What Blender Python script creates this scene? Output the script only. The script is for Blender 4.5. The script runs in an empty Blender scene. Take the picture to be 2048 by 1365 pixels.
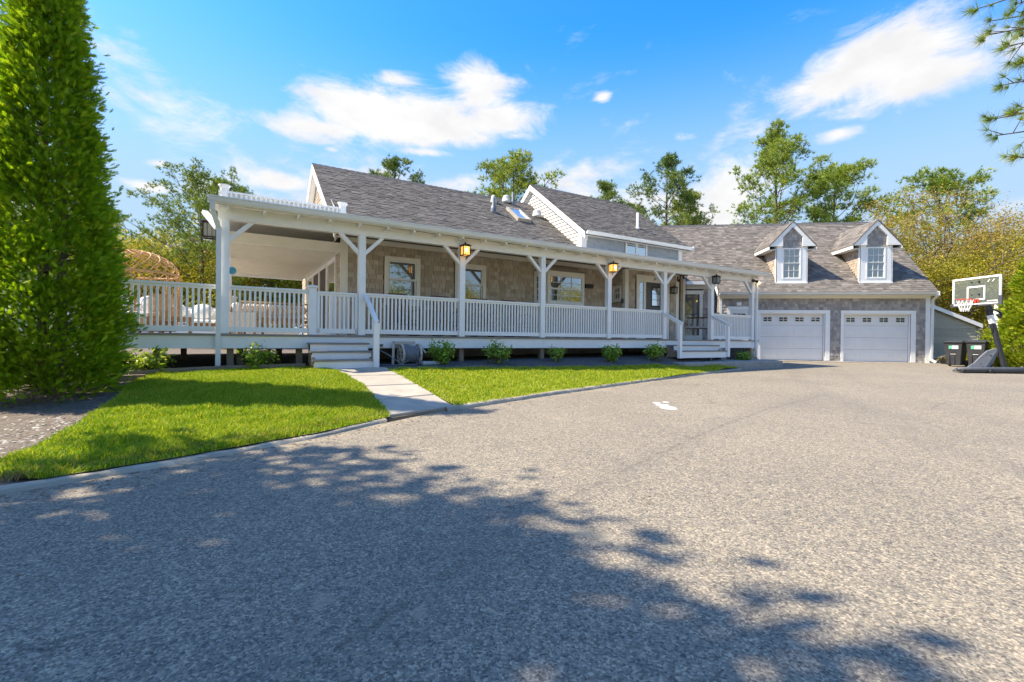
import bpy, math, random
import numpy as np
from mathutils import Vector, Matrix
from mathutils.geometry import delaunay_2d_cdt

SC = bpy.context.scene
COL = SC.collection
random.seed(11)
rng = np.random.default_rng(11)
R = math.radians

# ---------------------------------------------------------------- camera
cam_d = bpy.data.cameras.new('camera')
cam_d.sensor_width = 36.0
cam_d.lens = 935.0 / 2048 * 36
cam_d.clip_start = 0.05
cam_d.clip_end = 2000
cam = bpy.data.objects.new('camera', cam_d)
COL.objects.link(cam)
_p, _r = -0.0037, 0.0103                       # pitch, roll
_f = Vector((0, math.cos(_p), math.sin(_p))); _u = Vector((0, -math.sin(_p), math.cos(_p))); _x = Vector((1, 0, 0))
_rx = _x * math.cos(_r) + _u * math.sin(_r)
_ux = _u * math.cos(_r) - _x * math.sin(_r)
cam.matrix_world = Matrix(((_rx.x, _ux.x, -_f.x, 0), (_rx.y, _ux.y, -_f.y, 0), (_rx.z, _ux.z, -_f.z, 1.15), (0, 0, 0, 1)))
SC.camera = cam

# ---------------------------------------------------------------- light
SUN_EL, SUN_AZ_TO = R(50), R(86)            # light travels towards +X, a little +Y
sun_d = bpy.data.lights.new('sun', 'SUN')
sun_d.energy = 2.3
sun_d.angle = R(0.53)
sun_d.color = (1.0, 0.885, 0.69)
sun = bpy.data.objects.new('sun', sun_d)
COL.objects.link(sun)
_ld = Vector((math.cos(SUN_EL) * math.sin(SUN_AZ_TO), math.cos(SUN_EL) * math.cos(SUN_AZ_TO), -math.sin(SUN_EL)))
sun.rotation_euler = _ld.to_track_quat('-Z', 'Y').to_euler()
sun.location = (-30, 0, 40)

SC.render.engine = 'CYCLES'
SC.cycles.use_denoising = True
SC.cycles.denoising_input_passes = 'RGB_ALBEDO_NORMAL'
SC.cycles.denoising_prefilter = 'ACCURATE'
SC.cycles.max_bounces = 10
SC.cycles.diffuse_bounces = 6
SC.cycles.transparent_max_bounces = 10
SC.cycles.sample_clamp_indirect = 6
SC.view_settings.view_transform = 'Standard'
SC.view_settings.look = 'None'
SC.view_settings.gamma = 1
SC.view_settings.use_curve_mapping = False
SC.view_settings.exposure = 2.17

# ---------------------------------------------------------------- node helpers
class NT:
    def __init__(s, tree): s.t = tree; s.n = tree.nodes; s.l = tree.links
    def new(s, typ, **kw):
        nd = s.n.new(typ)
        for k, v in kw.items(): setattr(nd, k, v)
        return nd
    def link(s, a, b): s.l.new(a, b)
    def setin(s, nd, i, v):
        if hasattr(v, 'is_output') or isinstance(v, bpy.types.NodeSocket): s.l.new(v, nd.inputs[i])
        else: nd.inputs[i].default_value = v
    def math(s, op, a, b=0.0, c=None, clamp=False):
        nd = s.new('ShaderNodeMath', operation=op, use_clamp=clamp)
        s.setin(nd, 0, a); s.setin(nd, 1, b)
        if c is not None: s.setin(nd, 2, c)
        return nd.outputs[0]
    def vmath(s, op, a, b=None):
        nd = s.new('ShaderNodeVectorMath', operation=op)
        s.setin(nd, 0, a)
        if b is not None: s.setin(nd, 1, b)
        return nd.outputs['Value'] if op in ('LENGTH', 'DOT_PRODUCT', 'DISTANCE') else nd.outputs['Vector']
    def vscale(s, a, k):
        nd = s.new('ShaderNodeVectorMath', operation='SCALE'); s.setin(nd, 0, a); s.setin(nd, 'Scale', k); return nd.outputs[0]
    def mix(s, fac, a, b, typ='MIX'):
        nd = s.new('ShaderNodeMix', data_type='RGBA', blend_type=typ)
        s.setin(nd, 0, fac)
        for i, v in ((6, a), (7, b)):
            if isinstance(v, (tuple, list)): v = tuple(v) + ((1.0,) if len(v) == 3 else ())
            s.setin(nd, i, v)
        return nd.outputs[2]
    def noise(s, vec, scale, detail=4, rough=0.55, dist=0.0):
        nd = s.new('ShaderNodeTexNoise'); s.setin(nd, 'Vector', vec)
        nd.inputs['Scale'].default_value = scale; nd.inputs['Detail'].default_value = detail
        nd.inputs['Roughness'].default_value = rough; nd.inputs['Distortion'].default_value = dist
        return nd.outputs['Fac']
    def ramp(s, fac, stops):
        nd = s.new('ShaderNodeValToRGB'); s.setin(nd, 0, fac)
        e = nd.color_ramp.elements
        while len(e) < len(stops): e.new(0.5)
        for el, (p, c) in zip(e, stops): el.position = p; el.color = (tuple(c) + (1.0,))[:4] if len(c) == 3 else c
        return nd.outputs[0]
    def mrange(s, v, a, b, c=0.0, d=1.0, smooth=False):
        nd = s.new('ShaderNodeMapRange'); nd.interpolation_type = 'SMOOTHSTEP' if smooth else 'LINEAR'
        s.setin(nd, 0, v)
        for i, q in zip((1, 2, 3, 4), (a, b, c, d)): nd.inputs[i].default_value = q
        return nd.outputs[0]

# ---------------------------------------------------------------- sky
world = bpy.data.worlds.new('World')
SC.world = world
world.use_nodes = True
w = NT(world.node_tree)
for nd in list(w.n): w.n.remove(nd)
sky = w.new('ShaderNodeTexSky', sky_type='NISHITA')
sky.sun_disc = False
sky.sun_elevation = SUN_EL
sky.sun_rotation = math.atan2(-_ld.x, -_ld.y)
sky.altitude = 0; sky.air_density = 0.6; sky.dust_density = 0.4; sky.ozone_density = 3.0
hs = w.new('ShaderNodeHueSaturation'); hs.inputs['Saturation'].default_value = 1.33; hs.inputs['Value'].default_value = 0.80; hs.inputs['Hue'].default_value = 0.497
w.link(sky.outputs[0], hs.inputs['Color'])
tc = w.new('ShaderNodeTexCoord')
D = w.vmath('NORMALIZE', tc.outputs['Generated'])
sep = w.new('ShaderNodeSeparateXYZ'); w.link(D, sep.inputs[0])
# stretch clouds sideways: look at them on a cloud deck
zc = w.math('ADD', w.math('MAXIMUM', sep.outputs[2], 0.0), 0.18)
cmb = w.new('ShaderNodeCombineXYZ')
w.setin(cmb, 0, w.math('DIVIDE', sep.outputs[0], zc)); w.setin(cmb, 1, w.math('DIVIDE', sep.outputs[1], zc))
deck = cmb.outputs[0]
def pix_dir(px, py):
    dx, dy = px - 1024, py - 682.5
    a = dx * math.cos(_r) + dy * math.sin(_r); b = -dx * math.sin(_r) + dy * math.cos(_r)
    return Vector((a, 935 * math.cos(_p) + b * math.sin(_p), 935 * math.sin(_p) - b * math.cos(_p))).normalized()
WILD0 = 0.50
# cloud bodies: place in the sky (direction) and angular half sizes
blobs = [((720, 225), .17, .055), ((610, 250), .12, .032), ((960, 190), .085, .060), ((1000, 235), .10, .045), ((850, 265), .17, .033), ((1030, 272), .08, .018),
         ((850, 305), .11, .016), ((800, 160), .09, .024), ((870, 225), .13, .05), ((560, 365), .07, .026), ((700, 340), .06, .014), ((1790, 120), .13, .065), ((1660, 180), .10, .042),
         ((1860, 150), .14, .05), ((1680, 268), .055, .020), ((1365, 277), .05, .022), ((1205, 195), .028, .018), ((315, 327), .045, .016), ((1290, 362), .03, .011),
         ((1140, 368), .045, .013), ((170, 240), .035, .015), ((290, 372), .055, .016), ((180, 312), .03, .01), ((1480, 345), .025, .009), ((665, 300), .028, .010)]
acc = None
for (px, py), sx, sz in blobs:
    c = pix_dir(px, py)
    rt = Vector((c.y, -c.x, 0)).normalized(); upv = rt.cross(c)
    rel = w.vmath('SUBTRACT', D, tuple(c))
    a = w.math('DIVIDE', w.vmath('DOT_PRODUCT', rel, tuple(rt)), sx); b = w.math('DIVIDE', w.vmath('DOT_PRODUCT', rel, tuple(upv)), sz)
    front = w.math('MULTIPLY', w.math('SUBTRACT', 1.0, w.vmath('DOT_PRODUCT', D, tuple(c))), 4.0)
    r2 = w.math('ADD', w.math('ADD', w.math('MULTIPLY', a, a), w.math('MULTIPLY', b, b)), front)
    m = w.math('SUBTRACT', 1.0 if sz > .024 else .62, w.math('SQRT', r2))
    acc = m if acc is None else w.math('SMOOTH_MAX', acc, m, 0.25)
mapn = w.new('ShaderNodeMapping'); w.link(D, mapn.inputs[0]); mapn.inputs['Scale'].default_value = (1, 1, 2.2)
n1 = w.noise(mapn.outputs[0], 8.5, 11, 0.66, 0.5)
n2 = w.noise(mapn.outputs[0], 2.6, 3, 0.5)
den = w.math('ADD', w.math('MULTIPLY', acc, 1.3), w.math('MULTIPLY', w.math('SUBTRACT', n1, 0.5), 2.6))
cover = w.mrange(den, -0.08, 0.85, 0.0, 0.97, True)
# fair-weather cumulus all round the sky
wv = w.math('ADD', w.noise(w.vmath('ADD', deck, (2.7, 16.1, 0)), 0.62, 9, 0.6, 0.4), w.math('MULTIPLY', w.math('SUBTRACT', n1, 0.5), 0.25))
cover2 = w.math('MULTIPLY', w.mrange(wv, WILD0, WILD0 + 0.12, 0.0, 0.95, True), w.mrange(sep.outputs[2], 0.0, 0.22, 0.0, 1.0, True))
cover = w.math('MAXIMUM', cover, cover2)
shade = w.mrange(w.noise(mapn.outputs[0], 11, 5, 0.55), 0.35, 0.7, 0.86, 1.0)
cl = w.vscale((1.60, 1.58, 1.56), shade)
hazy = w.mix(w.mrange(sep.outputs[2], 0.20, 0.56, 0.93, 0.0, True), hs.outputs[0], (.80, 1.07, 1.32))       # pale haze low in the sky, the same all round
skymix = w.mix(cover, hazy, cl)
bg = w.new('ShaderNodeBackground'); bg.inputs['Strength'].default_value = 0.15
w.link(skymix, bg.inputs['Color'])
wo = w.new('ShaderNodeOutputWorld'); w.link(bg.outputs[0], wo.inputs['Surface'])

# ---------------------------------------------------------------- mesh helpers
def tag(o, label=None, cat=None, group=None, kind=None):
    if label: o['label'] = label
    if cat: o['category'] = cat
    if group: o['group'] = group
    if kind: o['kind'] = kind
    return o
def empty(name, loc=(0, 0, 0), rz=0, label=None, cat=None, group=None):
    o = bpy.data.objects.new(name, None); COL.objects.link(o)
    o.location = loc; o.rotation_euler = (0, 0, rz); o.empty_display_size = .2
    return tag(o, label, cat, group)
def link(name, me, mat=None, parent=None, kind=None):
    o = bpy.data.objects.new(name, me); COL.objects.link(o)
    if mat is not None and not me.materials: me.materials.append(mat)
    if parent is not None: o.parent = parent
    if kind: o['kind'] = kind
    return o
def npmesh(name, V, F, rnd=None, mat=None, smooth=False):
    me = bpy.data.meshes.new(name)
    V = np.ascontiguousarray(V, np.float32); F = np.ascontiguousarray(F, np.int32)
    m, k = F.shape
    me.vertices.add(len(V)); me.vertices.foreach_set('co', V.ravel())
    me.loops.add(m * k); me.loops.foreach_set('vertex_index', F.ravel())
    me.polygons.add(m); me.polygons.foreach_set('loop_start', np.arange(0, m * k, k, dtype=np.int32))
    try: me.polygons.foreach_set('loop_total', np.full(m, k, np.int32))
    except Exception: pass
    if smooth: me.polygons.foreach_set('use_smooth', np.ones(m, bool))
    if rnd is not None:
        at = me.attributes.new('rnd', 'FLOAT', 'POINT'); at.data.foreach_set('value', np.ascontiguousarray(rnd, np.float32))
    me.update(calc_edges=True)
    if mat is not None: me.materials.append(mat)
    return me
def unit(v): v = Vector(v); return v / v.length
class MB:
    def __init__(s): s.v = []; s.f = []; s.a = []
    def add(s, vs, fs, val=0.0):
        n = len(s.v); s.v += [tuple(q) for q in vs]; s.f += [tuple(i + n for i in f) for f in fs]; s.a += [val] * len(vs); return s
    def hexa(s, c, val=0.0):        # 8 corners: bottom 0-3 ccw, top 4-7
        return s.add(c, [(0, 3, 2, 1), (4, 5, 6, 7), (0, 1, 5, 4), (1, 2, 6, 5), (2, 3, 7, 6), (3, 0, 4, 7)], val)
    def box(s, x0, y0, z0, x1, y1, z1, val=0.0):
        x0, x1 = sorted((x0, x1)); y0, y1 = sorted((y0, y1)); z0, z1 = sorted((z0, z1))
        return s.hexa([(x0, y0, z0), (x1, y0, z0), (x1, y1, z0), (x0, y1, z0), (x0, y0, z1), (x1, y0, z1), (x1, y1, z1), (x0, y1, z1)], val)
    def beam(s, p0, p1, wd, ht, up=(0, 0, 1), val=0.0):
        p0 = Vector(p0); p1 = Vector(p1); d = unit(p1 - p0); side = d.cross(Vector(up))
        if side.length < 1e-4: side = d.cross(Vector((1, 0, 0)))
        side = unit(side); u = side.cross(d); a = side * wd / 2; b = u * ht / 2
        return s.hexa([p0 - a - b, p0 + a - b, p1 + a - b, p1 - a - b, p0 - a + b, p0 + a + b, p1 + a + b, p1 - a + b], val)
    def path(s, pts, rs, n=6, caps=True, val=0.0):
        pts = [Vector(p) for p in pts]
        if not hasattr(rs, '__len__'): rs = [rs] * len(pts)
        vs = []; fs = []; ref = None
        for i, p in enumerate(pts):
            t = unit(pts[min(i + 1, len(pts) - 1)] - pts[max(i - 1, 0)])
            if ref is None: ref = t.orthogonal().normalized()
            ref = (ref - t * ref.dot(t));
            ref = ref.normalized() if ref.length > 1e-5 else t.orthogonal().normalized()
            b = t.cross(ref)
            for k in range(n):
                a = 2 * math.pi * k / n; vs.append(p + (ref * math.cos(a) + b * math.sin(a)) * rs[i])
        for i in range(len(pts) - 1):
            for k in range(n): fs.append((i * n + k, i * n + (k + 1) % n, (i + 1) * n + (k + 1) % n, (i + 1) * n + k))
        if caps: fs.append(tuple(range(n - 1, -1, -1))); fs.append(tuple((len(pts) - 1) * n + k for k in range(n)))
        return s.add(vs, fs, val)
    def prism(s, poly, vec, val=0.0):
        n = len(poly); v = Vector(vec); p = [Vector(q) for q in poly]
        return s.add(p + [q + v for q in p], [tuple(range(n - 1, -1, -1)), tuple(range(n, 2 * n))] + [(i, (i + 1) % n, n + (i + 1) % n, n + i) for i in range(n)], val)
    def lathe(s, prof, c=(0, 0, 0), n=16, val=0.0):
        vs = []; fs = []
        for r, z in prof:
            for k in range(n): a = 2 * math.pi * k / n; vs.append((c[0] + r * math.cos(a), c[1] + r * math.sin(a), c[2] + z))
        for i in range(len(prof) - 1):
            for k in range(n): fs.append((i * n + k, i * n + (k + 1) % n, (i + 1) * n + (k + 1) % n, (i + 1) * n + k))
        fs.append(tuple(range(n - 1, -1, -1))); fs.append(tuple((len(prof) - 1) * n + k for k in range(n)))
        return s.add(vs, fs, val)
    def mesh(s, name, mat, smooth=False):
        me = bpy.data.meshes.new(name); me.from_pydata(s.v, [], s.f)
        at = me.attributes.new('rnd', 'FLOAT', 'POINT'); at.data.foreach_set('value', np.array(s.a, np.float32))
        if smooth: me.polygons.foreach_set('use_smooth', np.ones(len(me.polygons), bool))
        me.materials.append(mat); me.update(); return me
    def build(s, name, mat, parent=None, smooth=False, kind=None, bevel=0):
        o = link(name, s.mesh(name, mat, smooth), None, parent, kind)
        if bevel:
            b = o.modifiers.new('bevel', 'BEVEL'); b.width = bevel; b.segments = 1; b.limit_method = 'ANGLE'
        return o
def copy_tree(o, parent=None):
    c = o.copy(); COL.objects.link(c); c.parent = parent
    for ch in o.children: copy_tree(ch, c)
    return c
class PL:                     # a wall or roof plane: a along, b up, c outward
    def __init__(s, p0, ex, ez):
        s.p = Vector(p0); s.x = unit(ex); s.z = unit(ez); s.n = s.x.cross(s.z)
    def __call__(s, a, b, c=0.0): return s.p + s.x * a + s.z * b + s.n * c
    def box(s, mb, a0, a1, b0, b1, c0, c1, val=0.0):
        return mb.hexa([s(a0, b0, c0), s(a1, b0, c0), s(a1, b0, c1), s(a0, b0, c1), s(a0, b1, c0), s(a1, b1, c0), s(a1, b1, c1), s(a0, b1, c1)], val)
    def mat(s, a, b, c, sa, sb, sc):
        p = s(a, b, c); X = s.x * sa; Y = s.z * sb; Z = s.n * sc
        return Matrix(((X.x, Y.x, Z.x, p.x), (X.y, Y.y, Z.y, p.y), (X.z, Y.z, Z.z, p.z), (0, 0, 0, 1)))
def inpoly(P, poly):
    P = np.asarray(P); poly = np.asarray(poly)[:, :2]; ins = np.zeros(len(P), bool); j = len(poly) - 1
    for i in range(len(poly)):
        xi, yi = poly[i]; xj, yj = poly[j]
        c = ((yi > P[:, 1]) != (yj > P[:, 1])) & (P[:, 0] < (xj - xi) * (P[:, 1] - yi) / (yj - yi + 1e-12) + xi)
        ins ^= c; j = i
    return ins

# ---------------------------------------------------------------- materials
def rndval(t):
    at = t.new('ShaderNodeAttribute', attribute_name='rnd'); oi = t.new('ShaderNodeObjectInfo')
    return t.math('FRACT', t.math('ADD', at.outputs['Fac'], oi.outputs['Random']))
def newmat(name):
    m = bpy.data.materials.new(name); m.use_nodes = True
    t = NT(m.node_tree); return m, t, t.n['Principled BSDF']
def pmat(name, c1, c2=None, scale=6.0, rough=0.6, bump=0.0, bscale=None, rnd=0.0, metal=0.0, spec=0.4, stretch=None, rough2=None, cr=None, emit=None):
    """painted / weathered surface: two tones by noise, optional per-piece tone, fine bump"""
    m, t, b = newmat(name)
    tcn = t.new('ShaderNodeTexCoord'); vec = tcn.outputs['Object']
    if stretch:
        mp = t.new('ShaderNodeMapping'); t.link(vec, mp.inputs[0]); mp.inputs['Scale'].default_value = stretch; vec = mp.outputs[0]
    c2 = c2 or tuple(q * .88 for q in c1)
    nz = t.noise(vec, scale, 5, 0.6)
    col = t.mix(t.mrange(nz, 0.3, 0.7), c1, c2)
    if rnd:
        rv = rndval(t)
        if cr: col = t.mix(t.math('MULTIPLY', t.math('POWER', rv, 2.0), 1.0), col, cr)
        bri = t.math('ADD', 1 - rnd, t.math('MULTIPLY', t.math('FRACT', t.math('MULTIPLY', rv, 7.31)), 2 * rnd))
        col = t.vscale(col, bri)
    t.setin(b, 'Base Color', col if not isinstance(col, tuple) else col)
    b.inputs['Roughness'].default_value = rough; b.inputs['Metallic'].default_value = metal
    b.inputs['Specular IOR Level'].default_value = spec
    if bump:
        bn = t.new('ShaderNodeBump'); bn.inputs['Strength'].default_value = min(1, bump); bn.inputs['Distance'].default_value = 0.01
        t.link(t.noise(vec, bscale or scale * 4, 4, 0.6), bn.inputs['Height']); t.link(bn.outputs[0], b.inputs['Normal'])
    if emit: b.inputs['Emission Color'].default_value = emit[0] + (1,); b.inputs['Emission Strength'].default_value = emit[1]
    return m
def leafmat(name, c1, c2, c3=None, trans=0.35, rough=0.5):
    m, t, b = newmat(name)
    rv = rndval(t)
    col = t.ramp(rv, [(0.0, c1), (0.55, c2), (1.0, c3 or c2)])
    t.link(col, b.inputs['Base Color']); b.inputs['Roughness'].default_value = rough; b.inputs['Specular IOR Level'].default_value = 0.25
    tr = t.new('ShaderNodeBsdfTranslucent'); t.link(t.mix(1.0, col, (1.1, 1.05, 0.5), 'MULTIPLY'), tr.inputs[0])
    ms = t.new('ShaderNodeMixShader'); ms.inputs[0].default_value = trans
    t.link(b.outputs[0], ms.inputs[1]); t.link(tr.outputs[0], ms.inputs[2])
    t.link(ms.outputs[0], t.n['Material Output'].inputs[0])
    return m
def glassmat(name, tint=(0.02, 0.025, 0.03), refl=0.3, rough=0.02, warp=0.0):
    m, t, b = newmat(name)
    b.inputs['Base Color'].default_value = tint + (1,); b.inputs['Roughness'].default_value = 0.12; b.inputs['Specular IOR Level'].default_value = 0.5
    g = t.new('ShaderNodeBsdfGlossy'); g.inputs['Roughness'].default_value = rough; g.inputs['Color'].default_value = (.95, .98, 1, 1)
    lw = t.new('ShaderNodeLayerWeight'); lw.inputs[0].default_value = 0.35
    fac = t.math('ADD', t.math('MULTIPLY', lw.outputs['Fresnel'], 0.35), refl, clamp=True)
    if warp:
        tcn = t.new('ShaderNodeTexCoord'); bn = t.new('ShaderNodeBump'); bn.inputs['Strength'].default_value = warp; bn.inputs['Distance'].default_value = .02
        t.link(t.noise(tcn.outputs['Object'], 2.5, 1), bn.inputs['Height']); t.link(bn.outputs[0], g.inputs['Normal'])
    ms = t.new('ShaderNodeMixShader'); t.link(fac, ms.inputs[0]); t.link(b.outputs[0], ms.inputs[1]); t.link(g.outputs[0], ms.inputs[2])
    t.link(ms.outputs[0], t.n['Material Output'].inputs[0])
    return m

WHITE = pmat('white_paint', (.87, .865, .84), (.82, .81, .78), 5, .45, .12, 60)
CREAM = pmat('cream_paint', (.83, .80, .71), (.77, .73, .63), 4, .5, .12, 60)
METALW = pmat('white_gutter_metal', (.78, .79, .78), (.70, .71, .69), 2, .3, 0)
DECKW = pmat('deck_board', (.30, .27, .24), (.22, .20, .18), 8, .7, .3, 60, stretch=(.4, 3, 1))
SHING = pmat('cedar_shingle_porch', (.50, .41, .30), (.39, .315, .23), 9, .85, .5, 60, rnd=.14, stretch=(3, 3, .6), cr=(.54, .48, .39))
SHINGG = pmat('cedar_shingle_weathered', (.39, .355, .32), (.22, .20, .19), 22, .9, .6, 70, rnd=.16, stretch=(4, 4, .7), cr=(.47, .425, .38))
SHINGB = pmat('cedar_shingle_brown', (.42, .33, .25), (.31, .24, .18), 9, .85, .5, 60, rnd=.15, stretch=(3, 3, .6), cr=(.48, .42, .35))  # browner cedar tone for dormer cheeks, left gable and bay roof
SHINGU = pmat('shade_blue_shingle', (.36, .39, .42), (.31, .34, .37), 7, .8, .4, 60, rnd=.07)  # grey-white shingle with the blue of its shade put into the colour
ROOF = pmat('asphalt_shingle', (.122, .113, .104), (.092, .085, .080), 40, .95, .5, 160, rnd=.17, cr=(.165, .150, .135), spec=.15)
ROOFG = pmat('asphalt_shingle_garage', (.155, .140, .125), (.115, .104, .095), 40, .95, .5, 160, rnd=.20, cr=(.215, .19, .172), spec=.15)
ROOFCAP = pmat('ridge_cap', (.10, .098, .105), (.075, .073, .08), 30, .95, .4, 150, rnd=.15, spec=.2)
CLAP = pmat('white_clapboard', (.66, .63, .57), (.60, .57, .51), 5, .6, .1, 50)
CLAPG = pmat('grey_clapboard', (.42, .40, .32), (.33, .315, .25), 6, .8, .4, 50, rnd=.10, stretch=(1, 1, 4))
GLASS = glassmat('window_glass', (.03, .03, .025), .26, .015, .03)
GLASSD = glassmat('dark_glass', (.015, .018, .02), .10, .02, .03)
GLASSB = glassmat('dormer_glass', (.08, .085, .075), .2, .05, .08)
SCREEN = pmat('brown_screen_mesh', (.10, .082, .07), (.085, .07, .06), 30, .8)
VINYL = pmat('white_vinyl_sash', (.74, .75, .73), (.70, .71, .69), 4, .4)
DOORG = pmat('grey_door_paint', (.085, .083, .08), (.07, .068, .066), 5, .35)
DOORS = pmat('garage_door_steel', (.76, .755, .74), (.71, .705, .69), 1.5, .42, .06, 120)
CONC = pmat('foundation_concrete', (.30, .28, .25), (.21, .20, .18), 5, .9, .5, 40)
WOODB = pmat('brown_stained_wood', (.17, .085, .04), (.11, .05, .025), 10, .6, .3, 60, stretch=(1, 1, .3))
WOODP = pmat('support_post_wood', (.30, .24, .17), (.21, .165, .115), 6, .85, .5, 40, stretch=(3, 3, .5))
TEAK = pmat('teak', (.46, .25, .10), (.36, .18, .07), 8, .6, .2, 60)
RATTAN = pmat('natural_rattan', (.62, .38, .17), (.50, .28, .11), 14, .6, .2, 90)
FABRIC = pmat('white_cushion', (.80, .78, .74), (.74, .72, .68), 7, .9, .3, 200)
BLACKP = pmat('black_plastic', (.022, .023, .025), (.032, .033, .036), 6, .5, .15, 90)
GREYP = pmat('grey_plastic', (.16, .165, .175), (.12, .125, .135), 3, .55, .2, 60)
BRONZE = pmat('dark_bronze', (.045, .03, .022), (.03, .02, .016), 10, .45, metal=.4)
VENTG = pmat('grey_vent_metal', (.16, .18, .20), (.11, .125, .145), 5, .5, metal=.3)
FENCEW = pmat('weathered_fence_wood', (.20, .165, .12), (.12, .10, .07), 8, .9, .5, 40, stretch=(3, 3, .4), rnd=.12)
UNDER = pmat('shingle_underlay', (.10, .08, .06), (.07, .055, .045), 6, .95)
UNDERG = pmat('shingle_underlay_grey', (.075, .068, .065), (.05, .046, .045), 6, .95)
# ================================================================ ground
A_H = R(59.08)
HD = np.array([math.sin(A_H), math.cos(A_H)]); HN = np.array([-math.cos(A_H), math.sin(A_H)]); HO = np.array([-3.3724, 10.44])
GO = np.array([12.843, 21.2]); GD = np.array([math.sin(R(97)), math.cos(R(97))]); GN = np.array([-math.cos(R(97)), math.sin(R(97))])
def hw(u, wv): q = HO + HD * u + HN * wv; return float(q[0]), float(q[1])
def gw(u, wv): q = GO + GD * u + GN * wv; return float(q[0]), float(q[1])
SLOPE = 0.0135
def drive_z(y): return SLOPE * min(y, 24.0)
KERB = [(-6.6, -14), (-6.0, -6), (-5.3, -1.0), (-4.5, 1.6), (-3.567, 3.263), (-3.006, 3.892), (-2.227, 4.93), (-1.647, 6.0), (-0.971, 6.847), (0.722, 8.753), (3.433, 11.592), (6.0, 14.1), (7.6, 15.65), (8.35, 16.6), (8.3, 17.2)]
ctrl = [(x, y, drive_z(y) + .035) for x, y in KERB]
for u, z in ((0.3, .52), (3, .47), (8, .42), (11, .33), (12.3, .29)): ctrl.append(hw(u, -1.35) + (z,))
for u, z in ((-6, .5), (-3.8, .50), (-2.6, .50), (-1.2, .52), (0, .54), (2.4, .57), (5, .60), (8, .60), (11, .63)): ctrl.append(hw(u, -.15) + (z,))
for u, v, z in ((-6, 5, .5), (-3, 5, .55), (3, 4, .6), (9, 4, .6), (-9, 2, .45), (-10, 9, .5)): ctrl.append(hw(u, v) + (z,))
ctrl += [(-6.6, 6.6, .35), (-5.37, 6.4, .31), (-4.7, 5.08, .20), (-4.3, 4.3, .14), (-5.6, 5.1, .17), (-9, 5, .28), (-12, 8, .4), (-8, 2, .15), (-7.5, -3, .05), (-12, -10, .0),
         (-40, -20, 0), (-40, 20, .5), (-40, 60, .7), (0, 60, .8), (15, 45, .6), (14, 26, .5)]
CT = np.array(ctrl)
def tpsk(d2): return np.where(d2 > 1e-9, 0.5 * d2 * np.log(d2 + 1e-12), 0)
def tps_fit(C, lam=0.02):
    n = len(C); d2 = ((C[:, None, :2] - C[None, :, :2]) ** 2).sum(-1)
    A = np.zeros((n + 3, n + 3)); A[:n, :n] = tpsk(d2) + lam * np.eye(n); A[:n, n] = 1; A[:n, n + 1:] = C[:, :2]; A[n:, :n] = A[:n, n:].T
    return np.linalg.solve(A, np.concatenate([C[:, 2], [0, 0, 0]]))
TW = tps_fit(CT)
def terr(P):
    P = np.atleast_2d(np.asarray(P, float))[:, :2]; out = np.empty(len(P))
    for i in range(0, len(P), 20000):
        q = P[i:i + 20000]; d2 = ((q[:, None] - CT[None, :, :2]) ** 2).sum(-1)
        out[i:i + 20000] = tpsk(d2) @ TW[:-3] + TW[-3] + q @ TW[-2:]
    return out
def tz(x, y): return float(terr([(x, y)])[0])
def sheet(name, poly, step, zf, mat, kind='structure', parent=None, jitter=.25):
    poly = [tuple(q[:2]) for q in poly]
    dense = []
    for i, a in enumerate(poly):
        b = poly[(i + 1) % len(poly)]; L = math.hypot(b[0] - a[0], b[1] - a[1]); k = max(1, int(L / step))
        dense += [(a[0] + (b[0] - a[0]) * j / k, a[1] + (b[1] - a[1]) * j / k) for j in range(k)]
    n = len(dense); xs = [q[0] for q in dense]; ys = [q[1] for q in dense]
    gx, gy = np.meshgrid(np.arange(min(xs), max(xs), step), np.arange(min(ys), max(ys), step))
    g = np.stack([gx.ravel(), gy.ravel()], 1); g += rng.uniform(-jitter, jitter, g.shape) * step
    g = g[inpoly(g, dense)]
    vs = [Vector(q) for q in dense] + [Vector(q) for q in g]
    r = delaunay_2d_cdt(vs, [(i, (i + 1) % n) for i in range(n)], [], 1, 1e-5)
    xy = np.array([tuple(q) for q in r[0]]); F = np.array([f for f in r[2] if len(f) == 3])
    a, b, c = xy[F[:, 0]], xy[F[:, 1]], xy[F[:, 2]]
    flip = ((b - a)[:, 0] * (c - a)[:, 1] - (b - a)[:, 1] * (c - a)[:, 0]) < 0
    F[flip] = F[flip][:, ::-1]
    me = npmesh(name, np.column_stack([xy, zf(xy)]), F, None, mat, smooth=True)
    o = link(name, me, None, parent); o['kind'] = kind
    return o

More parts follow.
